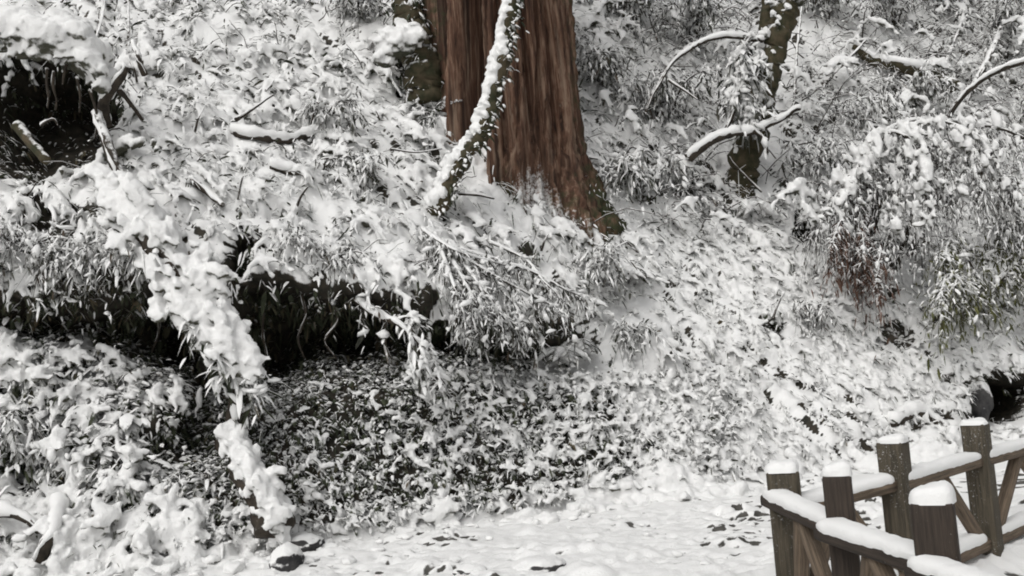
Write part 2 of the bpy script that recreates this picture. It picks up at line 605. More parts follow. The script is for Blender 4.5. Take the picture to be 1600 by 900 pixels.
# ------------------------------------------------------------------ hillside
COLS = [-420, 0, 200, 350, 500, 700, 850, 1000, 1200, 1400, 1600, 2000]
TAB = {
    -420: [(965, 7.9), (800, 8.3), (610, 8.8), (570, 9.2), (530, 8.9), (490, 8.7), (340, 9.6), (190, 11.0), (30, 13.0), (-210, 20.5)],
    0: [(905, 8.2), (760, 8.6), (560, 9.1), (520, 9.6), (480, 9.2), (440, 9.0), (300, 9.9), (150, 11.3), (0, 13.3), (-250, 21)],
    200: [(890, 8.2), (740, 8.7), (590, 9.3), (530, 9.9), (450, 9.4), (400, 9.2), (280, 10.1), (140, 11.5), (0, 13.6), (-250, 21.5)],
    350: [(870, 8.4), (760, 8.9), (640, 9.4), (570, 10.1), (460, 9.7), (410, 9.35), (270, 10.4), (130, 12.0), (0, 14), (-250, 22)],
    500: [(845, 8.8), (720, 9.2), (600, 9.6), (530, 10.4), (480, 9.9), (430, 9.6), (280, 10.9), (140, 12.5), (0, 14.6), (-250, 22.5)],
    700: [(815, 9.3), (700, 9.7), (590, 10.1), (540, 10.8), (500, 10.3), (450, 10.1), (320, 11.3), (160, 13.0), (0, 15.2), (-250, 23)],
    850: [(795, 9.6), (690, 10.05), (600, 10.4), (560, 10.9), (525, 10.8), (470, 10.9), (340, 12.1), (170, 13.9), (0, 16), (-250, 24)],
    1000: [(775, 9.9), (690, 10.4), (610, 10.9), (550, 11.3), (490, 11.8), (430, 12.2), (330, 13.1), (170, 14.8), (0, 17), (-250, 25)],
    1200: [(745, 10.5), (680, 10.9), (600, 11.5), (530, 12.0), (460, 12.6), (400, 13.1), (320, 13.9), (170, 15.6), (0, 18), (-250, 26)],
    1400: [(720, 11), (660, 11.4), (590, 11.9), (530, 12.4), (470, 12.9), (420, 13.4), (340, 14.2), (180, 16), (0, 18.6), (-250, 27)],
    1600: [(690, 11.7), (640, 12.1), (570, 12.6), (520, 13.1), (470, 13.6), (420, 14.1), (340, 15), (180, 16.8), (0, 19.4), (-250, 28)],
    2000: [(640, 13), (600, 13.4), (540, 13.9), (490, 14.4), (440, 14.9), (390, 15.5), (300, 16.4), (140, 18.2), (-40, 21), (-290, 29)],
}
CT = []
for cpx in COLS:
    row = TAB[cpx]
    w = [P(cpx, y, d) for y, d in row]
    g = w[0].copy()
    CT.append([np.array([g[0], g[1] - 0.7, -0.18]), np.array([g[0], g[1], -0.02])] + w[1:])
CT = np.array(CT)                                  # columns x (K+1) x 3


def hermite(xk, yk, x):
    """cubic through yk (n,...) at xk, sampled at x"""
    xk = np.asarray(xk, float)
    m = np.gradient(yk, xk, axis=0)
    k = np.clip(np.searchsorted(xk, x, side='right') - 1, 0, len(xk) - 2)
    h = (xk[k + 1] - xk[k])
    t = (x - xk[k]) / h
    sh = (-1,) + (1,) * (yk.ndim - 1)
    t, h = t.reshape(sh), h.reshape(sh)
    return ((2 * t ** 3 - 3 * t ** 2 + 1) * yk[k] + (t ** 3 - 2 * t ** 2 + t) * h * m[k]
            + (-2 * t ** 3 + 3 * t ** 2) * yk[k + 1] + (t ** 3 - t ** 2) * h * m[k + 1])


ux = np.concatenate([np.linspace(-420, -40, 40, endpoint=False), np.linspace(-40, 1640, 320, endpoint=False), np.linspace(1640, 2000, 40)])
seg = [10, 30, 32, 22, 20, 16, 34, 38, 38, 20]
vv = np.concatenate([np.linspace(i, i + 1, s, endpoint=False) for i, s in enumerate(seg)] + [[len(seg)]]) - 1.0
A = hermite(COLS, CT, ux)                           # nu x K x 3
S = hermite(np.arange(CT.shape[1]) - 1.0, np.swapaxes(A, 0, 1), vv)   # nv x nu x 3
NV, NU = S.shape[:2]
VV = np.repeat(vv[:, None], NU, 1)


def grid_normals(S):
    du = np.gradient(S, axis=1)
    dv = np.gradient(S, axis=0)
    return unit(np.cross(du, dv))


gx, gy, gd = proj(S)
# hollows cut into the slope: (px, py, rx, ry, depth, bare)
DENTS = [(48, 180, 165, 120, 1.9, 1.7), (130, 225, 60, 60, 0.5, 1.2),
         (262, 505, 52, 95, 0.8, 1.4), (435, 530, 66, 95, 0.7, 1.4), (545, 525, 66, 72, 0.8, 1.4), (170, 525, 42, 34, 0.5, 1.2), (70, 520, 35, 22, 0.4, 1.0),
         (692, 512, 42, 62, 0.7, 1.3), (775, 550, 60, 28, 0.6, 1.3), (310, 665, 68, 85, 0.5, 1.3), (420, 600, 90, 45, 0.25, 0.9), (560, 590, 120, 28, 0.1, 0.7),
         (1565, 628, 74, 46, 1.3, 1.8), (15, 745, 60, 45, 0.4, 1.0), (75, 790, 40, 30, 0.2, 0.9), (80, 350, 60, 40, 0.3, 0.7),
         (370, 400, 26, 34, 0.4, 1.1), (640, 110, 45, 60, 0.4, 0.8), (1270, 355, 36, 26, 0.4, 1.1),
         (1205, 520, 22, 24, 0.2, 0.9), (1100, 300, 26, 45, 0.4, 0.9), (1400, 528, 36, 20, 0.1, 0.7),
         (250, 720, 60, 40, 0.2, 0.5), (1450, 660, 46, 18, 0.15, 0.8)]
bare = np.zeros_like(gx)
wob = 18 * fbm(S * 3.0, 3, 41)
for cx, cy, rx, ry, dep, ba in DENTS:
    e = np.sqrt(((gx + wob - cx) / rx) ** 2 + ((gy + wob * 0.6 - cy) / ry) ** 2)
    w = 1 - smooth(0.72, 1.05, e)
    S = S + w[..., None] * np.array([0, dep, -0.1 * dep])
    bare = np.maximum(bare, (1 - smooth(0.75, 1.1, e)) * ba)
N0 = grid_normals(S)
# sheltered under the overhang: hardly any snow got there
rec = smooth(1.7, 2.4, VV) * (1 - smooth(4.2, 4.7, VV)) * (1 - smooth(760, 900, gx))
rec = rec * (0.3 + 0.7 * smooth(150, 270, gx + 40 * fbm(S * 1.5, 2, 301)))
bare = np.maximum(bare, rec * 1.1)
upper = smooth(4.3, 5.2, VV)
rightside = smooth(800, 1050, gx)
# lumps of snow over tufts and stones
q = S * np.array([1, 1, 0.75])
f1, f2 = worley(q / 0.34, 3)
dome = np.sqrt(np.clip(1 - (f1 / 0.85) ** 2, 0, 1))
g1, g2 = worley(q / 0.15 + 7, 13)
dome2 = np.sqrt(np.clip(1 - (g1 / 0.85) ** 2, 0, 1))
amp1 = (0.11 * upper * (1 - 0.55 * rightside) + 0.05 * (1 - upper)) * (1 - 0.6 * np.clip(bare, 0, 1))
amp2 = 0.045 + 0.02 * (1 - upper)
disp = (dome - 0.5) * amp1 + (dome2 - 0.5) * amp2 + 0.10 * fbm(S * 1.3, 3, 5) + 0.022 * fbm(S * 14, 3, 8)
ad = unit(np.array([0.62, -0.45, -0.64]))
ab = unit(np.cross(ad, [0, -0.6, 0.8]))
ac = np.cross(ad, ab)
AL = np.stack([S @ ad, S @ ab, S @ ac], -1)
an1 = fbm(AL * np.array([1.5, 5.5, 5.5]), 3, 201)
an2 = fbm(AL * np.array([4.0, 13.0, 13.0]) + 3, 3, 211)
brushed = np.clip(upper + rightside * smooth(0.1, 0.5, VV), 0, 1)
disp = disp + brushed * (0.085 * an1 + 0.040 * an2)
fade = smooth(-0.6, 0.25, VV)
disp = disp * (0.25 + 0.75 * fade)
S = S + N0 * disp[..., None]
NRM = grid_normals(S)
crev = ((1 - smooth(0.03, 0.16, f2 - f1)) * 0.4 + (1 - smooth(0.02, 0.16, g2 - g1)) * 0.3) * (1 - 0.65 * brushed) + brushed * 1.25 * smooth(0.16, 0.42, -an2) * smooth(-0.25, 0.2, fbm(S * 0.8 + 2, 2, 221))
patch = fbm(S * 1.1 + 9, 3, 77)
face = smooth(0.05, 0.4, VV) * (1 - smooth(1.6, 2.2, VV)) * smooth(230, 330, gx) * (1 - smooth(950, 1150, gx))
snow_attr = 0.42 - bare - crev + 0.30 * patch - 0.80 * face + 0.5 * (1 - smooth(-0.2, 0.25, VV)) + 0.14 * rightside - 0.25 * smooth(900, 1080, gx) * (1 - smooth(230, 400, gy)) - 0.35 * (1 - smooth(250, 340, gx)) * (1 - smooth(1.9, 2.3, VV)) * smooth(0.1, 0.4, VV)
ids = np.arange(NV * NU).reshape(NV, NU)
quads = np.stack([ids[:-1, :-1], ids[:-1, 1:], ids[1:, 1:], ids[1:, :-1]], -1).reshape(-1, 4)
hill = mesh_obj("hillside", S.reshape(-1, 3), quads, M_GROUND, None, {"snow": snow_attr.ravel(), "tint": np.zeros(NV * NU)})
tag(hill, "steep snow covered hillside rising behind the path", "hillside", kind="structure")

GX, GY, GD = proj(S)
FLAT = S.reshape(-1, 3)


def terr(px, py):
    """the nearest place on the hillside seen at this pixel"""
    e = (GX - px) ** 2 + (GY - py) ** 2
    k = np.argmin(e + 40 * np.maximum(GD - GD[np.unravel_index(np.argmin(e), e.shape)], 0))
    return FLAT[k].copy(), NRM.reshape(-1, 3)[k].copy(), GD.ravel()[k]


def above(px, py, out=0.0):
    """place at this pixel, standing 'out' metres in front of the hillside"""
    d = terr(px, py)[2]
    return P(px, py, d - out)


# ------------------------------------------------------------------ path and ground
def build_path():
    xs = np.concatenate([np.linspace(-60, -5, 20, endpoint=False), np.linspace(-5, -3.3, 14, endpoint=False), np.linspace(-3.3, 3.2, 215, endpoint=False), np.linspace(3.2, 7, 24, endpoint=False), np.linspace(7, 60, 20)])
    ys = np.concatenate([np.linspace(-60, 4, 16, endpoint=False), np.linspace(4, 6.6, 24, endpoint=False), np.linspace(6.6, 11, 145, endpoint=False), np.linspace(11, 12.5, 10, endpoint=False), np.linspace(12.5, 60, 12)])
    X, Y = np.meshgrid(xs, ys)
    p = np.stack([X, Y, np.zeros_like(X)], -1)
    near = smooth(2.5, 3.5, Y) * (1 - smooth(12, 14, Y)) * smooth(-5.5, -4.5, X) * (1 - smooth(6.5, 7.5, X))
    f1, f2 = worley(p / 0.115, 21)
    rgh = np.clip(smooth(-0.3, 0.3, fbm(p * 0.9 + 3, 3, 61)) * 0.8 + 0.55 * smooth(0.0, 1.2, X), 0, 1.2)
    z = 0.05 * fbm(p * 0.9, 3, 31) + near * (0.018 * fbm(p * 7, 3, 32) - 0.06 * rgh * (1 - smooth(0.15, 0.6, f1)) + 0.016 * fbm(p * 20, 3, 33) + 0.05 * smooth(0.1, 0.6, fbm(p * 2.6 + 5, 3, 38)))
    z = z - 0.25 * smooth(13, 15, Y) - 0.02
    p[..., 2] = z
    hol = (1 - smooth(0.28, 0.62, f1)) * rgh
    sn = 0.18 - 1.25 * hol * near * np.clip(0.55 + 1.1 * fbm(p * 4, 2, 44), 0, 1.3) + 0.30 * fbm(p * 3, 3, 36)
    i = np.arange(X.size).reshape(X.shape)
    qd = np.stack([i[:-1, :-1], i[:-1, 1:], i[1:, 1:], i[1:, :-1]], -1).reshape(-1, 4)
    o = mesh_obj("path", p.reshape(-1, 3), qd, M_PATH, None, {"snow": sn.ravel(), "tint": np.zeros(X.size)})
    tag(o, "trodden snowy path at the foot of the bank", "path", kind="structure")


build_path()


def build_path_clumps():
    n = 900
    x, y = rng.uniform(-3.0, 3.0, n), rng.uniform(6.9, 10.8, n)
    p = np.column_stack([x, y, np.zeros(n)])
    edge = np.interp(x, [-3, -1.5, 0, 1.5, 3], [8.5, 8.9, 9.6, 10.2, 10.8])
    k = (np.exp(-np.abs(edge - y) / 0.5) + 0.25 * smooth(0, 0.5, fbm(p * 1.3, 3, 81))) > rng.random(n)
    p = p[k]
    p[:, 2] = 0.05 * fbm(p * np.array([0.9, 0.9, 0]), 3, 31) - 0.005
    m = len(p)
    a = rng.uniform(0, 6.28, m)
    o = melt("fallen_snow", p, 0.040 * np.exp(rng.normal(0, 0.5, m)), np.column_stack([np.cos(a), np.sin(a), 0 * a]), np.repeat([[0, 0, 1.0]], m, 0), 0.75, 0.42, 0.018, M_SNOW, wobble=0.010)
    tag(o, "small clods of snow fallen on the path by the bank", "snow", kind="stuff")


build_path_clumps()


# ------------------------------------------------------------------ undergrowth scattered over the slope
def sample(n, weight):
    """n random places on the hillside, weight per grid vertex"""
    c = S[:-1, :-1]
    area = np.linalg.norm(np.cross(S[:-1, 1:] - c, S[1:, :-1] - c), axis=-1)
    w = (area * weight[:-1, :-1]).ravel()
    k = rng.choice(len(w), n, p=w / w.sum())
    iv, iu = np.unravel_index(k, area.shape)
    a, b = rng.random(n)[:, None], rng.random(n)[:, None]
    p = S[iv, iu] + a * (S[iv, iu + 1] - S[iv, iu]) + b * (S[iv + 1, iu] - S[iv, iu])
    return p, NRM[iv, iu], iv, iu


inview = ((GX > -80) & (GX < 1680) & (GY > -30) & (GY < 960)) * 0.5 + ((GX > -230) & (GX < 1850) & (GY > -60) & (GY < 1000)) * 0.5


def downhill(n):
    g = np.array([0, 0, -1.0]) - n * (-n[:, 2:3])
    return unit(g + 1e-5)


def clumps(name, label, weight, n, kmin, kmax, L, W, T, snow, out, droop, mat, spread=0.8, lift=0.4, tintp=0.1, tip=0.75, cat="undergrowth"):
    p, nr, iv, iu = sample(n, weight * inview)
    dh = downhill(nr)
    bag = Bag()
    k = rng.integers(kmin, kmax + 1, n)
    rep = np.repeat(np.arange(n), k)
    m = len(rep)
    sc = np.exp(rng.normal(0, 0.28, n))[rep] * np.exp(rng.normal(0, 0.18, m))
    lat = unit(np.cross(nr, dh))[rep]
    ang = rng.normal(0, spread, m)
    d = dh[rep] * np.cos(ang)[:, None] + lat * np.sin(ang)[:, None] + nr[rep] * rng.normal(lift, 0.25, m)[:, None]
    b = p[rep] + nr[rep] * (rng.random(m) * out)[:, None] + rng.normal(0, 0.03, (m, 3))
    loc = snow_attr[iv, iu][rep]
    wv = np.exp(rng.normal(0, 0.4, n))[rep]
    leaves(b, d, L * sc / np.sqrt(wv), W * sc * wv, T * sc, droop * rng.uniform(0.4, 1.3, m), bag,
           snow + 0.45 * np.clip(loc - 0.1, -0.9, 0.35) + rng.normal(0, 0.12, m), (rng.random(m) < tintp) * rng.random(m), tip=tip)
    o = bag.build(name, mat)
    return tag(o, label, cat, kind="stuff")


left_low = (1 - smooth(250, 340, GX)) * (1 - smooth(1.9, 2.3, VV))
facew = (1 - smooth(1.9, 2.5, VV)) * smooth(230, 330, GX) * (1 - smooth(1000, 1200, GX)) * smooth(0.0, 0.2, VV)
recw = smooth(1.8, 2.3, VV) * (1 - smooth(4.4, 5.0, VV)) * (1 - smooth(800, 950, GX))
upl = smooth(4.3, 4.9, VV) * (1 - smooth(900, 1080, GX))
rtw = smooth(950, 1100, GX) * smooth(0.0, 0.15, VV) * smooth(250, 400, GY)
upr = smooth(880, 1050, GX) * (1 - smooth(300, 420, GY))
cave = np.clip(1 - bare, 0.12, 1)

dk = np.clip(1.15 - bare, 0.08, 1)
hole = np.clip(1 - 1.5 * bare, 0.0, 1)
trunkgap = 1 - 0.93 * np.exp(-((GX - 1172 + (GY - 250) * 0.28) / 42) ** 4) * (GY < 318)
upr = upr * trunkgap
rtw = rtw * trunkgap
clumps("bank_foliage", "small leafy plants speckled with snow on the bank face", facew, 3600, 3, 5, 0.055, 0.028, 0.008, -0.10, 0.10, 0.5, M_LEAF, spread=1.6, lift=0.5)
clumps("corner_foliage", "chunky snow laden leaves at the lower left bank", left_low * cave, 1100, 4, 7, 0.09, 0.04, 0.012, -0.10, 0.10, 0.5, M_LEAF, spread=1.4, lift=0.5)
clumps("recess_foliage", "dark hanging leaves under the overhang of the bank", recw, 1600, 3, 6, 0.075, 0.026, 0.006, -0.30, 0.16, 0.6, M_LEAF, spread=1.5, lift=0.5, tintp=0.35)
clumps("slope_foliage", "dark blades between the snow tufts on the upper left slope", upl * cave, 1300, 4, 6, 0.12, 0.022, 0.006, -0.05, 0.09, 0.55, M_LEAF, spread=1.3, lift=0.45)
clumps("hillside_foliage", "low leafy plants poking through snow on the right slope", rtw * cave, 1300, 3, 5, 0.06, 0.022, 0.006, -0.05, 0.05, 0.5, M_LEAF, spread=1.4, lift=0.4)
clumps("hollow_foliage", "dark leaves and rootlets in the hollow at upper left", (VV > 4.6) * (bare > 0.7) * (GX < 300) + 0.0, 420, 3, 6, 0.07, 0.022, 0.006, 0.0, 0.14, 0.7, M_LEAF, spread=1.5, lift=0.5, tintp=0.3)
clumps("woodland_foliage", "fine frosted foliage covering the upper right slope", upr, 3100, 5, 7, 0.08, 0.017, 0.006, 0.08, 0.36, 0.7, M_FINE, spread=1.5, lift=0.6, tintp=0.15)


def tufts(name, label, weight, n, nf, L, r, voxel, out, bow, fan=1.1, ry=0.8, rz=0.62, skew=0.25, step=0.75, tilt=0.3, feather=0, fl=0.1, fname=None, flabel=None, fmat=None, fsnow=0.22):
    """bowed tufts of plants, each a fan of snow-laden fingers lying downhill"""
    p, nr, iv, iu = sample(n, weight * inview)
    dh = downhill(nr)
    lat = unit(np.cross(nr, dh)) * -1.0
    C, R, FX, FZ = [], [], [], []
    for i in range(n):
        sc = math.exp(rng.normal(0, 0.32))
        o = p[i] + nr[i] * out * rng.uniform(0.2, 1.0) * sc
        for k in range(rng.integers(nf[0], nf[1] + 1)):
            a = rng.normal(skew, fan)
            d = dh[i] * math.cos(a) + lat[i] * math.sin(a) * np.sign(lat[i][0] + 1e-9)
            d = unit(d + nr[i] * rng.normal(tilt, 0.2))
            ln = L * sc * rng.uniform(0.35, 1.0)
            rr = r * sc * rng.uniform(0.7, 1.25)
            m = max(1, int(ln / (rr * step)))
            f = (np.arange(m) + 0.3) / m
            C.append(o + np.outer(f * ln, d) - np.outer(bow * ln * f * f, nr[i] * 0.6 + np.array([0, 0, 0.5])) + rng.normal(0, rr * 0.18, (m, 3)))
            R.append(rr * (1.05 - 0.55 * f) * rng.uniform(0.7, 1.2, m))
            FX.append(np.repeat(d[None], m, 0) + rng.normal(0, 0.2, (m, 3)))
            FZ.append(np.repeat((nr[i] * 0.6 + np.array([0, 0, 0.5]))[None], m, 0))
    C, R = np.concatenate(C), np.concatenate(R)
    o = melt(name, C, R, np.concatenate(FX), np.concatenate(FZ), ry, rz, voxel, M_LADEN)
    if feather:
        k = rng.integers(0, len(C), feather)
        d = unit(np.concatenate(FX)[k]) + rng.normal(0, 0.5, (feather, 3))
        up_ = np.concatenate(FZ)[k]
        bag = Bag()
        sc = np.exp(rng.normal(0, 0.3, feather))
        leaves(C[k] + rng.normal(0, 1, (feather, 3)) * (R[k] * 0.6)[:, None] + up_ * (R[k] * 0.35)[:, None], d + up_ * 0.15, fl * sc, fl * 0.24 * np.exp(rng.normal(0, 0.35, feather)), fl * 0.05, rng.uniform(0.1, 0.8, feather), bag,
               fsnow + rng.normal(0, 0.2, feather), (rng.random(feather) < 0.1) * 0.8)
        tag(bag.build(fname, fmat or M_LEAF), flabel, "undergrowth", kind="stuff")
    return tag(o, label, "snow", kind="stuff")


pz = 0.25 + smooth(-0.35, 0.25, fbm(S * 0.9 + 4, 3, 51))
tufts("slope_snow", "snow lying in drooping ridges over the upper left slope", upl * hole * (0.25 + pz), 1050, (3, 6), 0.42, 0.052, 0.0280, 0.07, 0.40, fan=0.6, skew=0.55, ry=0.6, rz=0.45, step=0.7, tilt=0.16,
      feather=16000, fl=0.085, fname="slope_fronds", flabel="snow coated blades bowed downhill on the upper left slope")
whiter = 1 + 1.2 * smooth(820, 950, GX)
tufts("bank_snow", "small lumps of snow speckling the leafy bank face", facew * pz ** 1.6 * dk * whiter, 6800, (1, 3), 0.055, 0.023, 0.0155, 0.11, 0.5, fan=1.6, ry=0.6, rz=0.5,
      feather=9000, fl=0.045, fname='bank_sprigs', flabel='tiny snow tipped sprigs on the leafy bank face', fsnow=0.2)
tufts("corner_snow", "thick lumps of snow on the lower left bank", left_low * hole * (0.12 + pz ** 1.4), 1150, (3, 5), 0.15, 0.045, 0.020, 0.16, 0.5, fan=1.5, ry=0.65, rz=0.5,
      feather=4500, fl=0.06, fname='corner_sprigs', flabel='snow coated sprigs on the lower left bank', fsnow=0.15)
tufts("hillside_snow", "snow lumps scattered over the right slope", rtw * hole * pz, 1500, (2, 5), 0.24, 0.036, 0.0235, 0.035, 0.35, fan=0.5, skew=0.6, ry=0.62, rz=0.48, tilt=0.15,
      feather=14000, fl=0.065, fname='hillside_sprigs', flabel='snow coated sprigs lying downhill on the right slope', fsnow=0.06)
tufts("woodland_snow", "snow caught on the brush of the upper right slope", upr * pz ** 1.5, 850, (3, 6), 0.26, 0.034, 0.030, 0.35, 0.8, fan=1.3)
def brushwood(name, label, weight, n, L, r, bow):
    p, nr, iv, iu = sample(n, weight * inview)
    a = rng.uniform(0, 6.283, n)
    ln = L * np.exp(rng.normal(0, 0.35, n))
    d = unit(np.column_stack([np.cos(a) * 0.8, np.sin(a) * 0.5 - 0.25, rng.uniform(0.3, 1.1, n)]))
    m = 6
    t = np.linspace(0, 1, m)
    pos = p[:, None] + d[:, None] * (ln[:, None] * t)[..., None] - np.array([0, 0, 1.0]) * (bow * rng.uniform(0.3, 1.4, n)[:, None] * ln[:, None] * t ** 2)[..., None]
    pos = pos + np.cumsum(rng.normal(0, 1, (n, m, 3)) * (ln * 0.035)[:, None, None], axis=1)
    side = unit(np.cross(d, [0.1, 0.2, 1.0]))[:, None]
    upv = np.array([0, -0.3, 1.0])
    rr = (r * np.exp(rng.normal(0, 0.3, n)))[:, None] * (1 - 0.6 * t)
    V = np.stack([pos - side * rr[..., None], pos + upv * (rr * 1.7)[..., None], pos + side * rr[..., None], pos - upv * (rr * 0.7)[..., None]], 2).reshape(n, m * 4, 3)
    Q = []
    for k in range(m - 1):
        for j in range(4):
            Q.append((k * 4 + j, k * 4 + (j + 1) % 4, k * 4 + 4 + (j + 1) % 4, k * 4 + 4 + j))
    bag = Bag()
    bag.add(V.reshape(-1, 3), (np.array(Q)[None] + (np.arange(n) * m * 4)[:, None, None]).reshape(-1, 4), np.repeat(rng.normal(0.12, 0.3, n), m * 4))
    return tag(bag.build(name, M_BARK), label, "brushwood", kind="stuff")


brushwood("brushwood", "tangle of thin snow lined twigs on the upper right slope", upr, 2000, 0.75, 0.0085, 0.9)
brushwood("dead_stalks", "thin dead stalks standing in the snow of the left slope", upl * hole, 260, 0.36, 0.007, 0.5)
verge = smooth(-0.75, -0.5, VV) * (1 - smooth(0.2, 0.6, VV)) * (0.1 + smooth(-0.1, 0.4, fbm(S * 1.5, 2, 91)))
tufts("verge_snow", "low heaps of snow along the foot of the bank", verge, 520, (2, 5), 0.20, 0.06, 0.025, 0.05, 0.3, fan=1.6)

# ------------------------------------------------------------------ the great cedar
def build_cedar():
    base = P(778, 300, 13.0)
    top = P(762, -420, 13.3)
    loc = np.array([base[0], base[1], base[2] - 1.4])
    t = thing("cedar_tree", "huge red-brown cedar trunk with fluted bark above the bank", "tree", loc)
    nh, na = 120, 300
    h = np.linspace(0, 1, nh) ** 1.35
    H = top[2] - loc[2]
    ax = loc + np.outer(h, [top[0] - loc[0], top[1] - loc[1], H])
    th = np.linspace(0, 2 * math.pi, na, endpoint=False)
    Z = (h * H)[:, None]
    T = np.repeat(th[None], nh, 0) + 0.10 * np.sin(Z * 0.9)
    dirs = np.stack([np.cos(T), np.sin(T), np.zeros_like(T)], -1)
    Z = Z - 0.8                       # height above the old ground line
    flare = np.exp(-np.maximum(Z, 0.0) / 0.85)
    R = 0.93 + 0.08 * np.exp(-Z / 3.0) + 0 * T

    def lobe(a, w):
        dd = np.angle(np.exp(1j * (T - a)))
        return np.exp(-(dd / w) ** 2)
    # camera looks along +y: -pi/2 faces the camera, 0 is photo right
    R = R + flare * (0.36 * lobe(-0.72, 0.30) + 0.60 * lobe(-0.18, 0.35) * np.exp(-np.maximum(Z, 0) / 3.0) + 0.16 * lobe(-1.45, 0.25) + 0.3 * lobe(2.6, 0.5) + 0.4 * lobe(1.2, 0.5) + 0.05 * lobe(-2.5, 0.35))
    up_ = smooth(0.3, 1.6, Z)
    R = R - 0.80 * lobe(-1.95, 0.13) * (0.3 + 0.7 * up_) - 0.16 * lobe(-2.40, 0.06) - 0.42 * lobe(-0.80 + 0.10 * np.sin(Z), 0.095) * (0.2 + 0.8 * up_) \
        - 0.24 * lobe(-1.20 + 0.06 * np.sin(Z * 1.3), 0.05) * up_ - 0.12 * lobe(-0.42, 0.06) - 0.16 * lobe(-1.52 + 0.04 * np.sin(Z * 2), 0.045) * up_ - 0.12 * lobe(-1.02, 0.035)
    pt = dirs * np.stack([R, R, R], -1) + np.stack([0 * T, 0 * T, Z + 0 * T], -1)
    fl = fbm(pt * np.array([4, 4, 0.35]), 4, 3)
    fine = fbm(pt * np.array([13, 13, 0.8]), 4, 9)
    vfine = fbm(pt * np.array([34, 34, 1.6]), 3, 19)
    R = R + 0.035 * np.cos(11 * T + 1.2 * np.sin(Z * 0.6)) + 0.02 * np.cos(19 * T + 2 + 0.8 * np.sin(Z * 0.5))
    rid = 1 - np.abs(fbm(pt * np.array([6, 6, 0.30]) + 4, 3, 23)) * 2
    R = R + 0.085 * fl + 0.065 * (rid - 0.5) + 0.050 * fine + 0.020 * vfine
    R = R - 0.045 * (1 - smooth(0.0, 0.16, np.abs(fbm(pt * np.array([8, 8, 0.45]) + 9, 3, 33)))) - 0.03 * (1 - smooth(0.0, 0.14, np.abs(fbm(pt * np.array([17, 17, 0.8]) + 2, 3, 37))))
    v = ax[:, None, :] + dirs * R[..., None]
    gxx, gyy, _ = proj(v)
    moss_shade = 0.30 * smooth(1.1, 0.1, Z) + 0.30 * lobe(-0.1, 0.4) + 0.34 * lobe(-2.75, 0.45) + 0.15 * lobe(-1.5, 0.12)  # left lobe term: mossy flank plus shade painted into the bark colour
    sn = 0.34 * lobe(-1.15, 0.55) * (1 - smooth(0.4, 1.4, Z)) + 0.12 * (1 - smooth(0.2, 0.9, Z)) + 0.20 * fbm(pt * np.array([4, 4, 2.5]), 3, 55)
    i = np.arange(nh * na).reshape(nh, na)
    qd = np.stack([i[:-1], np.roll(i[:-1], -1, 1), np.roll(i[1:], -1, 1), i[1:]], -1).reshape(-1, 4)
    mesh_obj("trunk", v.reshape(-1, 3), qd, M_CEDAR, t, {"tint": moss_shade.ravel(), "snow": sn.ravel()})


build_cedar()


# ------------------------------------------------------------------ the log fence
GRAIN = []


def grain():
    return dict(zip(("gx", "gy", "ga"), GRAIN))


def chamfer_post(w, d, h, n=5, seed=0.0):
    """upright squared post with rounded arrises, origin at its foot"""
    c = 0.09 * w
    pts = []
    for sx, sy, a0 in ((1, 1, 0), (-1, 1, 90), (-1, -1, 180), (1, -1, 270)):
        for k in range(n):
            a = math.radians(a0 + 90 * k / (n - 1))
            pts.append((sx * (w / 2 - c) + c * math.cos(a), sy * (d / 2 - c) + c * math.sin(a)))
    pts = np.array(pts)
    zs = np.concatenate([np.linspace(-0.25, h - 0.012, 18), [h]])
    m = len(pts)
    v = np.concatenate([np.column_stack([pts * (1 if z < h else 0.94), np.full(m, z)]) for z in zs])
    v[:, :2] *= (1 + 0.015 * fbm(v * np.array([12, 12, 3]), 2, 5))[:, None]
    i = np.arange(len(zs) * m).reshape(len(zs), m)
    q = np.stack([i[:-1], np.roll(i[:-1], -1, 1), np.roll(i[1:], -1, 1), i[1:]], -1).reshape(-1, 4)
    v = np.vstack([v, [0, 0, h]])
    cap = np.stack([i[-1], np.roll(i[-1], -1), np.full(m, len(v) - 1)], -1)
    GRAIN[:] = [v[:, 0] + seed, v[:, 1], v[:, 2] * 0.05]
    return v, [q, cap]


def pillow(w, d, th, seed, over=1.10):
    """rounded cap of snow, origin at its underside centre"""
    nr, na = 9, 28
    vs = []
    for a in range(na):
        th_ = 2 * math.pi * a / na
        cx, sy = math.cos(th_), math.sin(th_)
        k = 1 / (abs(cx) ** 4 + abs(sy) ** 4) ** 0.25
        for r in range(nr):
            f = r / (nr - 1)                     # 0 rim underside, 1 top centre
            ang = f * math.pi / 2
            rad = math.cos(ang) ** 0.55 * over
            zz = math.sin(ang) ** 0.75 * th
            vs.append((cx * k * w / 2 * rad, sy * k * d / 2 * rad, zz))
    v = np.array(vs)
    nz = fbm(v * 14 + seed * 3.7, 3, seed)
    v = v + np.column_stack([0.016 * nz, 0.016 * np.roll(nz, 9), 0.022 * nz * (v[:, 2] > 0.004) + 0.12 * v[:, 0] * (v[:, 2] / th) * math.sin(seed * 2.1)])
    i = np.arange(na * nr).reshape(na, nr)
    q = np.stack([i[:, :-1], np.roll(i, -1, 0)[:, :-1], np.roll(i, -1, 0)[:, 1:], i[:, 1:]], -1).reshape(-1, 4)
    return v, [q]


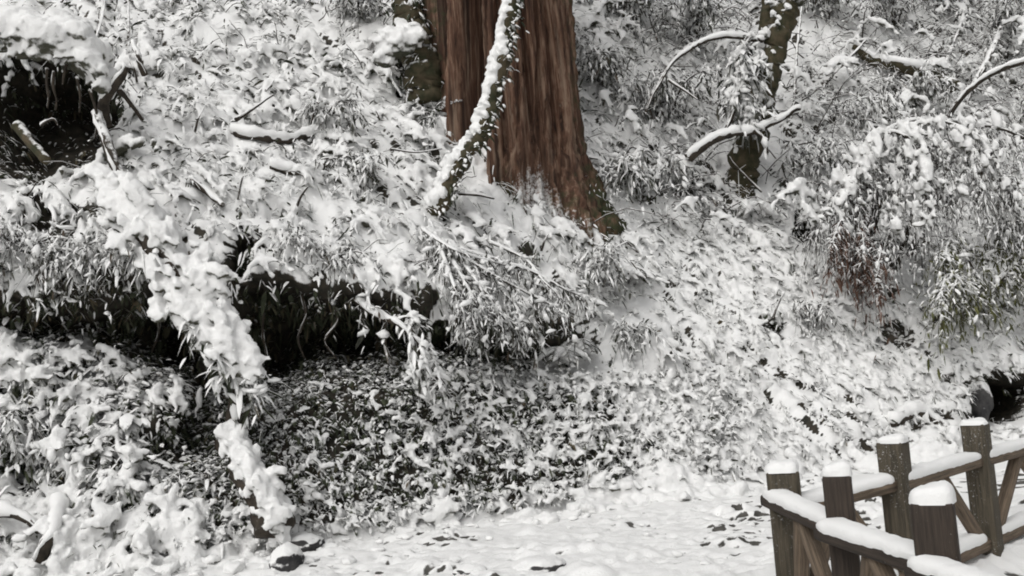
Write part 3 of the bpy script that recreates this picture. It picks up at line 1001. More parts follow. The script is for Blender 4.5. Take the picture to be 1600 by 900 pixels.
def beam(a, b, w, h, seed=0, m=14):
    """squared timber with rounded edges from a to b"""
    a, b = np.asarray(a, float), np.asarray(b, float)
    path = curve([a, b], m)
    t = unit(b - a)
    s = unit(np.cross(t, [0, 0, 1.0]))
    u = np.cross(s, t)
    an = np.linspace(0, 2 * math.pi, 16, endpoint=False) + math.pi / 16
    k = 1 / (np.abs(np.cos(an)) ** 5 + np.abs(np.sin(an)) ** 5) ** 0.2
    off = (np.cos(an) * k * w / 2)[:, None] * s + (np.sin(an) * k * h / 2)[:, None] * u
    v = path[:, None] + off[None] * (1 + 0.008 * fbm(path * 8, 2, seed))[:, None, None]
    i = np.arange(m * 16).reshape(m, 16)
    q = np.stack([i[:-1], np.roll(i[:-1], -1, 1), np.roll(i[1:], -1, 1), i[1:]], -1).reshape(-1, 4)
    v = np.vstack([v.reshape(-1, 3), a, b])
    rel = v - a
    GRAIN[:] = [rel @ s + seed * 1.7 + a[0], rel @ u, (rel @ t) * 0.05]
    e = np.vstack([np.stack([np.roll(i[0], -1), i[0], np.full(16, m * 16)], -1), np.stack([i[-1], np.roll(i[-1], -1), np.full(16, m * 16 + 1)], -1)])
    return v, [q, e]


def snow_bar(a, b, w, th, seed):
    """long pillow of snow lying on a rail"""
    a, b = np.asarray(a, float), np.asarray(b, float)
    m, na = 40, 14
    t = unit(b - a)
    s = unit(np.cross(t, [0, 0, 1.0]))
    f = np.linspace(0, 1, m)
    L = np.linalg.norm(b - a)
    end = np.clip(np.minimum(f, 1 - f) * L / 0.07, 0, 1)
    end = np.sqrt(1 - (1 - end) ** 2)
    path = a + np.outer(f, b - a)
    lump = 1 + 0.30 * fbm(path * 4, 3, seed)
    an = np.linspace(-0.12 * math.pi, 1.12 * math.pi, na)
    cs, sn = np.cos(an), np.sin(an)
    cs = np.sign(cs) * np.abs(cs) ** 0.7
    sn = np.sign(sn) * np.abs(sn) ** 0.8
    v = path[:, None] + (cs[None] * (w / 2 * (0.55 + 0.45 * end) * (0.95 + 0.1 * lump))[:, None])[..., None] * s \
        + (np.where(sn > 0, sn * th, sn * 0.03)[None] * (end * lump)[:, None])[..., None] * np.array([0, 0, 1.0])
    v = v + 0.006 * fbm(v * 22, 2, seed + 4)[..., None]
    i = np.arange(m * na).reshape(m, na)
    q = np.stack([i[:-1, :-1], i[:-1, 1:], i[1:, 1:], i[1:, :-1]], -1).reshape(-1, 4)
    return v.reshape(-1, 3), [q]


def place_post(px, py_top, d):
    p = P(px, py_top, d)
    return np.array([p[0], p[1], 0.0]), p[2]


def rotz(v, a):
    c, s = math.cos(a), math.sin(a)
    return v @ np.array([[c, s, 0], [-s, c, 0], [0, 0, 1.0]])


def build_fence(name, label, posts, rail_z, first=True, wood=M_POST, flip=1, lap=0.07):
    """posts: (px, py at top of timber, distance, width, flecked)"""
    pl = [place_post(*q[:3]) for q in posts]
    t = thing(name, label, "fence", (pl[0][0][0], pl[0][0][1], 0), None)
    for i, ((b, h), q) in enumerate(zip(pl, posts)):
        j = min(i, len(pl) - 2)
        dr = pl[j + 1][0] - pl[j][0]
        ang = math.atan2(dr[1], dr[0])
        if not first and i == 0:
            continue
        ang = q[5]
        v, f = chamfer_post(q[3], q[3], h, seed=q[0] * 0.37)
        po = mesh_obj("post", rotz(v, ang) + b, f, M_POSTF if q[4] else wood, t, grain())
        v, f = pillow(q[3], q[3], q[6], 3 + i + int(q[0]), rng.uniform(1.02, 1.12))
        sc = mesh_obj("snow_cap", rotz(v, ang) + b + np.array([0, 0, h - 0.004]), f, M_SNOW)
        sc.parent = po
        sc.matrix_parent_inverse = po.matrix_world.inverted() @ Matrix.Translation(-Vector(t.location))
    for i in range(len(pl) - 1):
        a, b = pl[i][0].copy(), pl[i + 1][0].copy()
        ha, hb = pl[i][1] - rail_z[i], pl[i + 1][1] - rail_z[i + 1]
        dr = unit(b - a)
        sd_ = np.array([dr[1], -dr[0], 0]) * flip
        A0 = a + sd_ * lap - dr * 0.045 + np.array([0, 0, ha])
        B0 = b - dr * (posts[i + 1][3] * 0.35) + sd_ * 0.0 + np.array([0, 0, hb])
        v, f = beam(A0, B0, 0.115, 0.075, i)
        ra = mesh_obj("rail", v, f, M_RAIL if flip < 0 else wood, t, grain())
        v, f = snow_bar(A0 + np.array([0, 0, 0.034]), B0 + np.array([0, 0, 0.034]), 0.116, 0.043, 11 + i)
        sn = mesh_obj("snow_layer", v, f, M_SNOW)
        sn.parent = ra
        mid = (A0 + B0) / 2 - np.array([0, 0, 0.03])
        for e_, w_ in ((a, 1), (b, -1)):
            ft = e_ + dr * 0.10 * w_ + np.array([0, 0, 0.06])
            v, f = beam(mid + dr * 0.02 * -w_, ft, 0.075, 0.075, i + 3)
            br = mesh_obj("brace", v, f, M_RAIL, t, grain())
        v, f = beam(a + dr * 0.05 + np.array([0, 0, 0.05]), b - dr * 0.05 + np.array([0, 0, 0.05]), 0.10, 0.09, i + 7)
        si = mesh_obj("sill", v, f, wood, t, grain())
        v, f = snow_bar(a + dr * 0.1 + np.array([0, 0, 0.092]), b - dr * 0.1 + np.array([0, 0, 0.092]), 0.104, 0.05, 31 + i)
        s2 = mesh_obj("snow_layer", v, f, M_SNOW)
        s2.parent = si
    return t


def fix_parents():
    bpy.context.view_layer.update()
    for o in bpy.data.objects:
        if o.parent is not None and o.type == 'MESH':
            r = o.parent
            while r.parent is not None:
                r = r.parent
            o.matrix_parent_inverse = Matrix.Translation(-Vector(r.location)) if o.parent == r else Matrix.Identity(4)


build_fence("log_fence", "dark near run of wooden fence coming towards the camera, snow on rails",
            [(1222, 735, 5.35, 0.178, True, -0.25, 0.062), (1307, 742, 4.6, 0.130, False, -0.36, 0.062), (1456, 783, 3.78, 0.158, False, -0.45, 0.072), (1700, 850, 2.95, 0.158, False, -0.4, 0.07)],
            (0.16, 0.27, 0.27, 0.27), True, M_POST, 1)
build_fence("log_fence", "far run of brown wooden fence receding right behind the near fence",
            [(1222, 735, 5.35, 0.178, True, -0.25, 0.07), (1394, 690, 5.75, 0.152, True, -0.70, 0.046), (1523, 662, 6.5, 0.152, True, -0.72, 0.042), (1640, 640, 7.4, 0.155, True, -0.7, 0.05)],
            (0.22, 0.25, 0.245, 0.24), False, M_RAIL, -1, lap=-0.02)
# ------------------------------------------------------------------ plants, branches, roots
def at_path(pts):
    """[(px, py, out)] -> world points standing 'out' metres off the slope; a 4th entry gives the distance itself"""
    r = []
    for q in pts:
        r.append(P(q[0], q[1], q[3]) if len(q) > 3 else above(q[0], q[1], q[2]))
    return np.array(r)


def limb(parent, pts, rad0, rad1, mat, name="branch", snow=0.6, n=8, rough=0.25, seg=None, gap=0.0, world=None):
    w = at_path(pts) if world is None else world
    L = np.linalg.norm(np.diff(w, axis=0), axis=1).sum()
    m = seg or int(np.clip(L / 0.05, 8, 64))
    c = curve(w, m)
    c = c + 0.25 * rad0 * np.stack([vnoise(c * 7, 3), vnoise(c * 7, 4), vnoise(c * 7, 5)], -1)
    rad = np.linspace(rad0, rad1, m)
    v, f = tube(c, rad, n, rough, 9.0, int(abs(w[0][0]) * 10))
    o = mesh_obj(name, v, f, mat, parent)
    if snow:
        v, f = snow_on(c, rad, snow, 7 if rad0 > 0.03 else 6, int(abs(w[0][0]) * 13), gap)
        s_ = mesh_obj("snow_layer", v, f, M_SNOW, o)
    return c, o


def foliage(parent, paths, n, L, W, mat, droop=0.7, tw=0.25, per=6, snow=0.1, T=0.25, twigs=True, blob=0.3, tintp=0.1, rnd=0.9, hang=0.3, name="foliage"):
    """n twigs growing from the given stem paths, leaves along each twig, snow lumps on some"""
    bag, tb, sb = Bag(), Bag(), Bag()
    allp = np.concatenate(paths)
    tan = np.concatenate([unit(np.gradient(p, axis=0)) for p in paths])
    wt = np.concatenate([np.linspace(0.25, 1, len(p)) for p in paths])
    k = rng.choice(len(allp), n, p=wt / wt.sum())
    B = allp[k]
    D = unit(tan[k] * 0.8 + rnd * rng.normal(size=(n, 3)) + np.array([0, 0, -hang]))
    tl = tw * np.exp(rng.normal(0, 0.3, n))
    t = (np.arange(per) + 0.6) / per
    pos = B[:, None] + D[:, None] * (tl[:, None] * t)[..., None] - np.array([0, 0, 1.0]) * (droop * tl[:, None] * t ** 2)[..., None]
    tang = unit(D[:, None] - np.array([0, 0, 1.0]) * (2 * droop * t)[None, :, None])
    lb = pos.reshape(-1, 3)
    m = len(lb)
    ld = unit(tang.reshape(-1, 3) * 0.8 + 0.75 * rng.normal(size=(m, 3)))
    ls = np.exp(rng.normal(0, 0.25, m))
    leaves(lb, ld, L * ls, W * ls, T * W * ls, rng.uniform(0.1, 0.9, m), bag, snow + rng.normal(0, 0.15, m), (rng.random(m) < tintp) * rng.random(m))
    fo = bag.build(name, mat, parent)
    fo["kind"] = "stuff"
    if twigs:
        h = 0.0035
        a = B
        b_ = pos[:, per // 2]
        c_ = pos[:, -1]
        side = unit(np.cross(D, np.array([0.3, 0.2, 1.0])))
        upv = unit(np.cross(side, D))
        V = np.stack([a - side * h, a + side * h, a + upv * h, b_ - side * h, b_ + side * h, b_ + upv * h, c_], 1)
        off = (np.arange(n) * 7)[:, None, None]
        Q = np.array([(0, 1, 4, 3), (1, 2, 5, 4), (2, 0, 3, 5)])
        Tt = np.array([(3, 4, 6), (4, 5, 6), (5, 3, 6)])
        tb.add(V.reshape(-1, 3), [(Q[None] + off).reshape(-1, 4), (Tt[None] + off).reshape(-1, 3)])
        to = tb.build("twigs", M_BARK, parent)
        to["kind"] = "stuff"
    if blob > 0:
        sel = rng.random(m) < blob
        q = int(sel.sum())
        if q:
            r = np.minimum(L * 0.42, 0.05) * np.exp(rng.normal(0, 0.3, q))
            blobs(lb[sel] + np.array([0, 0, 0.3]) * r[:, None], r * 1.25, r * 0.7, r * 0.55, ld[sel] + rng.normal(0, 0.2, (q, 3)), np.repeat([[0, 0, 1.0]], q, 0), sb)
            so_ = sb.build("snow_lumps", M_LADEN, parent)
            so_["kind"] = "stuff"


def arch_stems(base, n, height, spread, droop, lean=(0, 0, 0), seed=0):
    out = []
    for i in range(n):
        a = rng.uniform(0, 2 * math.pi)
        h = height * rng.uniform(0.6, 1.1)
        d = np.array([math.cos(a), math.sin(a) * 0.8, 0]) * spread * rng.uniform(0.3, 1.0) + np.array(lean)
        t = np.linspace(0, 1, 12)[:, None]
        p = base + np.array([0, 0, 1.0]) * h * (t * 1.6 - droop * t ** 2) + d * h * (0.3 * t + 0.9 * t ** 2)
        out.append(p)
    return out


def shrub(name, label, px, py, n, height, spread, droop, leaf, nt, mat, lean=(0, 0, 0), r0=0.022, snow=0.1, blob=0.25, tw=0.28, cat="shrub", group=None, hang=0.3, tintp=0.1, sink=0.1, stems=None, ratio=0.3, per=6):
    b, nn, d = terr(px, py)
    b = b - nn * sink
    t = thing(name, label, cat, b, group)
    ps = arch_stems(b, n, height, spread, droop, lean) if stems is None else [curve(at_path(q), 14) for q in stems]
    for p in ps:
        limb(t, None, r0, r0 * 0.35, M_BARK, "stem", 0.9, 5, world=p, gap=0.1, seg=12)
    foliage(t, ps, int(nt * 1.25), leaf * 0.72, leaf * 0.72 * ratio, mat, tw=tw, snow=snow, blob=blob, hang=hang, tintp=tintp, per=per)
    return t


def lumps_along(c, rad, side, r, n, off=0.7, jit=0.5):
    """lump centres for snow stuck along one side of a limb"""
    k = rng.integers(0, len(c), n)
    rr = np.broadcast_to(rad, (len(c),))[k]
    p = c[k] + unit(side) * (rr * off)[:, None] + rng.normal(0, 1, (n, 3)) * (rr * jit)[:, None]
    return p, r * np.exp(rng.normal(0, 0.25, n))


def melt_part(name, parent, C, R, voxel=0.018, ry=0.85, rz=0.7, fx=None, mat=None):
    n = len(C)
    fx = np.repeat([[1.0, 0, -0.2]], n, 0) if fx is None else fx
    o = melt(name, C, R, fx + rng.normal(0, 0.3, (n, 3)), np.repeat([[0, -0.1, 1.0]], n, 0), ry, rz, voxel, mat or M_LADEN, parent)
    return o


# --- leaning mossy tree in front of the cedar
def build_leaning_tree():
    pts = [(806, -160, 0, 11.7), (799, 0, 0, 11.6), (780, 110, 0, 11.5), (758, 195, 0, 11.35), (714, 262, 0, 11.1), (688, 315, 0, 10.95), (672, 345, 0, 11.2)]
    w = at_path(pts)
    t = thing("leaning_tree", "slender mossy trunk leaning across the great cedar, snow plastered on it", "tree", w[-1])
    c, o = limb(t, pts, 0.095, 0.115, M_MOSS, "trunk", 0, 14, 0.35, 80)
    rad = np.linspace(0.095, 0.115, len(c))
    C, R = lumps_along(c, rad, np.array([-0.75, -0.55, 0.5]), 0.050, 900, 0.66, 0.26)
    melt_part("snow_layer", t, C, R, 0.016, fx=np.repeat([[0.25, 0, -1.0]], len(C), 0), mat=M_SNOW)
    k = rng.integers(8, len(c) - 6, 420)
    b = c[k] + unit(np.array([0.7, -0.6, 0])) * 0.09 + rng.normal(0, 0.045, (420, 3))
    bag = Bag()
    leaves(b, rng.normal(0, 1, (420, 3)) + np.array([0.4, -0.5, -0.5]), 0.07, 0.045, 0.008, 0.5, bag, -0.1, 0)
    bag.build("ivy", M_LEAF, t)["kind"] = "stuff"


build_leaning_tree()


# --- snapped tree on the right
def build_snapped_tree():
    pts = [(1158, 370, 0, 14.2), (1160, 320, 0, 14.1), (1166, 250, 0, 14.0), (1190, 150, 0, 14.0), (1214, 60, 0, 14.05), (1232, 4, 0, 14.1)]
    w = at_path(pts)
    t = thing("snapped_tree", "dark leaning tree with snapped top and snowy bare branches", "tree", w[0])
    c, o = limb(t, pts, 0.23, 0.18, M_MOSS, "trunk", 0, 16, 0.30, 70)
    tp = c[-1]
    C = tp + rng.normal(0, 1, (40, 3)) * np.array([0.11, 0.09, 0.02]) + np.array([0, 0, 0.06])
    melt_part("snow_cap", t, C, np.full(40, 0.06), 0.018)
    C, R = lumps_along(c, 0.22, np.array([-0.6, -0.6, 0.3]), 0.055, 60, 0.75, 0.35)
    melt_part("snow_patches", t, C, R, 0.018, fx=np.repeat([[0.2, 0, -1.0]], len(C), 0))["kind"] = "stuff"
    limb(t, [(1200, 140, 0, 14.2), (1197, 40, 0, 14.3), (1212, -80, 0, 14.4)], 0.13, 0.11, M_MOSS, "stem", 0, 10)
    paths = []
    for q, r_ in (([(1192, 62, 0, 13.85), (1120, 58, 0, 13.6), (1060, 90, 0, 13.4), (1030, 130, 0, 13.3), (1008, 175, 0, 13.2)], (0.042, 0.02)),
                  ([(1075, 248, 0, 13.3), (1108, 221, 0, 13.3), (1135, 209, 0, 13.35), (1180, 204, 0, 13.4), (1215, 186, 0, 13.45), (1250, 168, 0, 13.5)], (0.075, 0.035)),
                  ([(1180, 205, 0, 13.4), (1194, 218, 0, 13.38), (1199, 238, 0, 13.36)], (0.04, 0.022)),
                  ([(1133, 205, 0, 13.4), (1148, 168, 0, 13.42), (1161, 128, 0, 13.5)], (0.04, 0.02)),
                  ([(1045, 125, 0, 13.35), (1068, 140, 0, 13.3), (1090, 155, 0, 13.25)], (0.025, 0.012)),
                  ([(1190, 300, 0, 13.7), (1150, 260, 0, 13.6), (1140, 245, 0, 13.6)], (0.02, 0.012))):
        cc, _ = limb(t, q, r_[0], r_[1], M_BARK, "branch", 1.25, 8)
        paths.append(cc)
    hang = [curve(at_path([(1185, 55, 0, 13.7), (1160, 80, 0, 13.6), (1150, 150, 0, 13.55)]), 12), curve(at_path([(1190, 90, 0, 13.65), (1175, 120, 0, 13.6), (1172, 175, 0, 13.55)]), 12)]
    foliage(t, hang, 150, 0.13, 0.042, M_FINE, tw=0.25, snow=0.25, blob=0.35, hang=0.6)


build_snapped_tree()


# --- the bowed shrub on the right, its olive and withered neighbours
def build_bowed():
    b = terr(1350, 425)[0]
    t = thing("weeping_shrub", "large shrub bowed over by snow with drooping frosted twigs, right side", "shrub", b)
    D = 13.0
    st = [[(1345, 420, 0, 13.2), (1330, 330, 0, 12.9), (1375, 215, 0, 12.8), (1450, 186, 0, 12.7), (1530, 216, 0, 12.6), (1578, 290, 0, 12.5)],
          [(1348, 420, 0, 13.2), (1350, 330, 0, 13.0), (1395, 215, 0, 12.9), (1440, 205, 0, 12.7), (1475, 245, 0, 12.5), (1482, 300, 0, 12.4)],
          [(1345, 420, 0, 13.2), (1340, 300, 0, 13.0), (1365, 230, 0, 12.8), (1330, 270, 0, 12.6), (1290, 330, 0, 12.5), (1278, 350, 0, 12.5)],
          [(1350, 420, 0, 13.2), (1370, 300, 0, 13.0), (1400, 230, 0, 12.8), (1405, 290, 0, 12.5), (1390, 360, 0, 12.4)],
          [(1352, 420, 0, 13.2), (1380, 300, 0, 13.1), (1440, 200, 0, 13.0), (1530, 195, 0, 12.9), (1600, 215, 0, 12.9), (1650, 260, 0, 12.9)],
          [(1348, 420, 0, 13.2), (1345, 300, 0, 12.9), (1385, 210, 0, 12.7), (1430, 230, 0, 12.4), (1445, 300, 0, 12.2), (1440, 360, 0, 12.2)],
          [(1345, 420, 0, 13.2), (1325, 310, 0, 12.9), (1350, 240, 0, 12.6), (1325, 300, 0, 12.4), (1318, 350, 0, 12.4)],
          [(1400, 420, 0, 13.2), (1440, 300, 0, 12.9), (1500, 220, 0, 12.7), (1530, 250, 0, 12.4), (1535, 290, 0, 12.3)],
          [(1420, 400, 0, 13.3), (1460, 320, 0, 13.1), (1520, 288, 0, 12.8), (1560, 305, 0, 12.7), (1605, 350, 0, 12.6)]]
    ps = []
    for q in st:
        c, _ = limb(t, q, 0.045, 0.014, M_BARK, "stem", 0.8, 8)
        ps.append(c[len(c) // 3:])
    foliage(t, ps, 1350, 0.058, 0.015, M_FINE, droop=0.9, tw=0.38, per=7, snow=0.62, blob=0.16, hang=0.9, rnd=0.55, tintp=0.25)
    C = np.concatenate(ps)
    C = C[rng.integers(0, len(C), 1300)] + rng.normal(0, 0.10, (1300, 3)) + np.array([0, -0.04, -0.05])
    melt_part("snow_load", t, C, 0.055 * np.exp(rng.normal(0, 0.4, 1300)), 0.021, ry=0.42, rz=0.42, fx=np.repeat([[0.15, -0.1, -1.0]], 1300, 0))["kind"] = "stuff"
    b = terr(1530, 470)[0]
    t = thing("olive_shrub", "olive-green leafy shrub dusted with snow below the bowed shrub", "shrub", b)
    ps = []
    for q in ([(1530, 475, 0.00), (1520, 420, 1.30), (1490, 370, 1.60), (1475, 400, 1.80)], [(1535, 475, 0.00), (1545, 400, 1.35), (1560, 350, 1.60), (1590, 380, 1.80)],
              [(1540, 475, 0.00), (1580, 420, 1.40), (1620, 370, 1.60), (1650, 410, 1.70)], [(1525, 475, 0.00), (1500, 440, 1.40), (1480, 430, 1.60), (1470, 460, 1.70)]):
        c, _ = limb(t, q, 0.03, 0.012, M_BARK, "stem", 0.5, 6)
        ps.append(c)
    foliage(t, ps, 620, 0.075, 0.026, M_OLIVE, droop=0.8, tw=0.36, per=6, snow=-0.10, blob=0.08, hang=0.7, rnd=0.7)
    b = terr(1335, 425)[0]
    t = thing("withered_fern", "withered reddish plant at the foot of the bowed shrub", "plant", b)
    ps = []
    for q in ([(1335, 425, 0.00), (1325, 380, 1.35), (1315, 345, 1.55), (1300, 380, 1.65)], [(1335, 425, 0.00), (1340, 370, 1.40), (1345, 330, 1.60), (1350, 390, 1.70)], [(1338, 425, 0.05), (1355, 400, 1.30), (1375, 390, 1.50), (1370, 420, 1.60)]):
        c, _ = limb(t, q, 0.014, 0.007, M_BARK, "stem", 0, 6)
        ps.append(c)
    foliage(t, ps, 260, 0.08, 0.018, M_RED, droop=1.0, tw=0.3, per=7, snow=-0.2, blob=0.06, hang=1.2, rnd=0.45)


build_bowed()


# --- single branches, logs and sticks
def one_branch(name, label, pts, r0_, r1_, snow=0.7, mat=None, cat="branch", forks=(), leafn=0, gap=0.0, group=None, leaf=0.1):
    w = at_path(pts)
    t = thing(name, label, cat, w[0], group)
    c, _ = limb(t, pts, r0_, r1_, mat or M_BARK, "stem", snow, 8, gap=gap)
    ps = [c]
    for q, a, b in forks:
        cc, _ = limb(t, q, a, b, mat or M_BARK, "fork", snow, 7, gap=gap)
        ps.append(cc)
    if leafn:
        foliage(t, ps, leafn, leaf, leaf * 0.32, M_FINE, tw=0.22, snow=0.2, blob=0.35, hang=0.5)
    return t


one_branch("arching_branch", "pale snow-topped branch arching to the right edge above the bowed shrub", [(1484, 182, 0, 13.9), (1500, 155, 0, 13.8), (1540, 120, 0, 13.7), (1600, 96, 0, 13.6), (1680, 84, 0, 13.5)], 0.038, 0.055, 0.7)
one_branch("fallen_log", "dark fallen log under snow among the brush, upper right", [(1335, 72, 0.35), (1365, 92, 0.35), (1410, 104, 0.35), (1460, 116, 0.35), (1490, 138, 0.3)], 0.10, 0.13, 0.8, cat="log", mat=M_MOSS)
one_branch("bare_stick", "dark bare stick leaning up right of the snapped tree", [(1288, 132, 0.15), (1318, 100, 0.5), (1352, 64, 0.8)], 0.035, 0.022, 0.35, cat="stick", gap=0.2, forks=[([(1318, 100, 0.5), (1300, 85, 0.6), (1290, 60, 0.6)], 0.015, 0.008)])
one_branch("bare_sapling", "thin dark upright sapling stem beside the snapped tree", [(1240, 175, 0.1), (1243, 120, 0.4), (1247, 60, 0.6), (1256, -20, 0.8)], 0.028, 0.018, 0, cat="sapling")
one_branch("dark_trunk", "thin dark trunk slanting up behind the arching branch", [(1500, 195, 0.1), (1512, 150, 0.4), (1545, 90, 0.7), (1585, -10, 1.0)], 0.06, 0.035, 0.25, cat="sapling", gap=0.2, leafn=60)
one_branch("slanting_stem", "slim dark stem slanting through brush at the upper right", [(1465, 130, 0.1), (1480, 90, 0.4), (1500, 40, 0.6), (1515, -20, 0.8)], 0.028, 0.018, 0.2, cat="sapling", gap=0.2, leafn=50)
one_branch("low_branch", "crooked snowy branch lying below the bowed shrub", [(1305, 412, 0.1), (1322, 392, 0.35), (1338, 375, 0.5), (1385, 376, 0.6), (1445, 388, 0.5)], 0.028, 0.012, 0.9, forks=[([(1322, 392, 0.35), (1318, 372, 0.4), (1312, 355, 0.5)], 0.012, 0.006)])
one_branch("snow_ridge_log", "rounded log under snow curving down behind the far fence", [(1392, 660, 0.0), (1425, 645, 0.10), (1462, 658, 0.11), (1495, 702, 0.05)], 0.08, 0.07, 1.2, cat="log")

# sticks and stalks poking out of the snow on the left slope
STK = [("curved thin twig standing at the top left", [(148, 68, 0.0), (158, 30, 0.2), (162, -10, 0.3)], 0.012),
       ("forked dark twig rising beside the hollow's snow roof", [(145, 68, 0.05), (155, 45, 0.25), (163, 10, 0.35), (162, -12, 0.35)], 0.011),
       ("short dark broken stub in the snow right of the hollow", [(226, 118, 0.0), (216, 90, 0.2), (208, 64, 0.3)], 0.030),
       ("thin bent twig next to the dark broken stub", [(215, 148, 0.0), (212, 115, 0.2), (200, 88, 0.25)], 0.012),
       ("dark straight stick slanting up from deep snow", [(368, 188, 0.0), (395, 170, 0.2), (426, 148, 0.35)], 0.017),
       ("fine stalk rising above the dark straight stick", [(415, 142, 0.1), (428, 125, 0.3)], 0.010),
       ("fine stalk leaning left of the cedar", [(500, 195, 0.0), (520, 165, 0.25), (545, 140, 0.35)], 0.010),
       ("upright fine stalk leaning left of the cedar", [(486, 195, 0.0), (492, 170, 0.25), (500, 145, 0.3)], 0.010),
       ("slender twig in the snow below the leaning log", [(238, 270, 0.1), (250, 240, 0.3), (265, 225, 0.4)], 0.010),
       ("slender twig standing mid left slope", [(305, 205, 0.05), (310, 185, 0.25), (320, 165, 0.35)], 0.010),
       ("thin stalk sticking up above the overhang", [(464, 322, 0.05), (470, 308, 0.2), (481, 292, 0.3)], 0.011),
       ("hooked twig sticking out of the snow above the overhang", [(372, 312, 0.05), (376, 290, 0.25), (380, 275, 0.3)], 0.010),
       ("thin dry stalk on the right slope above the fence", [(1208, 498, 0.0), (1214, 480, 0.25), (1222, 462, 0.35)], 0.012),
       ("short stalk on the white slope below the cedar root", [(846, 392, 0.0), (850, 378, 0.2), (856, 366, 0.25)], 0.011),
       ("dark twig at the top edge above the slope", [(200, 60, 0.0), (201, 30, 0.2), (200, -5, 0.3)], 0.012),
       ("thin arched twig left of the leaning trunk", [(610, 232, 0.1), (650, 238, 0.3), (690, 232, 0.4)], 0.010),
       ("bent twig crossing under the foot of the leaning trunk", [(700, 302, 0.15), (740, 304, 0.3), (772, 310, 0.3)], 0.016)]
for lb, pts, r_ in STK:
    pts = [(a_, b_, c_ + 0.22) for a_, b_, c_ in pts]
    one_branch("twig", lb, pts, r_ * 1.45, r_ * 0.8, 0.25, cat="twig", gap=0.25)
one_branch("snowy_log", "long thin log under thick snow crossing the left slope", [(365, 205, 0.05), (400, 212, 0.15), (450, 217, 0.18), (500, 208, 0.18), (545, 222, 0.1)], 0.06, 0.045, 1.3, cat="log")
one_branch("snowy_log", "short snow-loaded log below the long thin log", [(425, 258, 0.05), (460, 268, 0.15), (500, 278, 0.12)], 0.055, 0.045, 1.3, cat="log")
one_branch("snowy_log", "snow-topped stick lying above the overhang left of centre", [(300, 280, 0.05), (325, 300, 0.15), (348, 320, 0.1)], 0.045, 0.03, 1.0, cat="log")
one_branch("level_log", "level snow-capped log below the dark hollow on the left", [(78, 305, -0.1), (92, 296, 0.2), (112, 290, 0.3), (150, 286, 0.35), (195, 288, 0.3), (215, 300, 0.15), (245, 330, -0.1)], 0.075, 0.06, 1.5, cat="log")


# --- hollow on the upper left: snow roof, roots
def build_hollow():
    t = thing("root_mound", "snow-capped earth mound over the dark hollow at upper left", "mound", above(60, 90, 0.2))
    C, R = [], []
    for a, b, n, r_ in (((-60, 70), (20, 62), 60, 0.16), ((20, 62), (70, 88), 50, 0.15), ((70, 88), (110, 72), 50, 0.15), ((110, 72), (150, 125), 50, 0.14), ((150, 125), (165, 160), 20, 0.09)):
        f = rng.random(n)
        x, y = a[0] + (b[0] - a[0]) * f, a[1] + (b[1] - a[1]) * f
        for i in range(n):
            C.append(P(x[i], y[i] - 26 + rng.normal(0, 9), 10.0 + rng.uniform(-0.1, 0.5)))
            R.append(r_ * math.exp(rng.normal(0, 0.25)))
    for x in range(-20, 165, 9):          # ragged fringe hanging over the dark
        y = np.interp(x, [-20, 20, 70, 110, 150, 165], [72, 76, 94, 88, 128, 160])
        for k in range(rng.integers(0, 3)):
            C.append(P(x + rng.normal(0, 2), y - 8 + k * 7 + rng.normal(0, 5), 9.95 + rng.normal(0, 0.05)))
            R.append(0.055 * math.exp(rng.normal(0, 0.3)))
    melt_part("snow_cap", t, np.array(C), np.array(R), 0.022)["kind"] = "stuff"
    for i, q in enumerate(([(74, 108), (73, 130), (76, 150), (74, 168)], [(84, 112), (83, 135), (88, 155), (86, 172)], [(104, 100), (100, 115), (98, 132)],
                           [(64, 196), (72, 190), (84, 186), (90, 196)], [(140, 140), (148, 165), (152, 190), (148, 215)], [(120, 120), (126, 150), (124, 175)])):
        limb(t, [(x, y, 0, 10.0) for x, y in q], 0.02, 0.010, M_BARK, "root", 1.2, 6, gap=0.1)
    g = thing("leaning_log", "snow-edged log slanting down at the right of the dark hollow", "log", P(190, 280, 9.75))
    limb(g, [(150, 178, 0, 10.05), (160, 205, 0, 9.95), (172, 235, 0, 9.85), (190, 282, 0, 9.75)], 0.05, 0.06, M_BARK, "stem", 1.0, 8)
    g = thing("forked_stump", "dark snow-topped forked stump at the right lip of the hollow", "stump", P(165, 190, 10.2))
    limb(g, [(166, 195, 0, 10.3), (162, 165, 0, 10.2), (172, 142, 0, 10.1), (190, 122, 0, 10.0), (198, 105, 0, 10.0)], 0.07, 0.035, M_BARK, "stem", 1.3, 9)
    limb(g, [(186, 140, 0, 10.1), (205, 160, 0, 10.2), (222, 188, 0, 10.3)], 0.035, 0.022, M_BARK, "fork", 0.9, 8)
    g = thing("rotten_log", "grey rotten log lying inside the dark hollow", "log", P(72, 248, 9.9))
    limb(g, [(26, 196, 0, 10.2), (48, 222, 0, 10.05), (74, 250, 0, 9.9)], 0.06, 0.05, M_MOSS, "stem", 0, 9)


build_hollow()


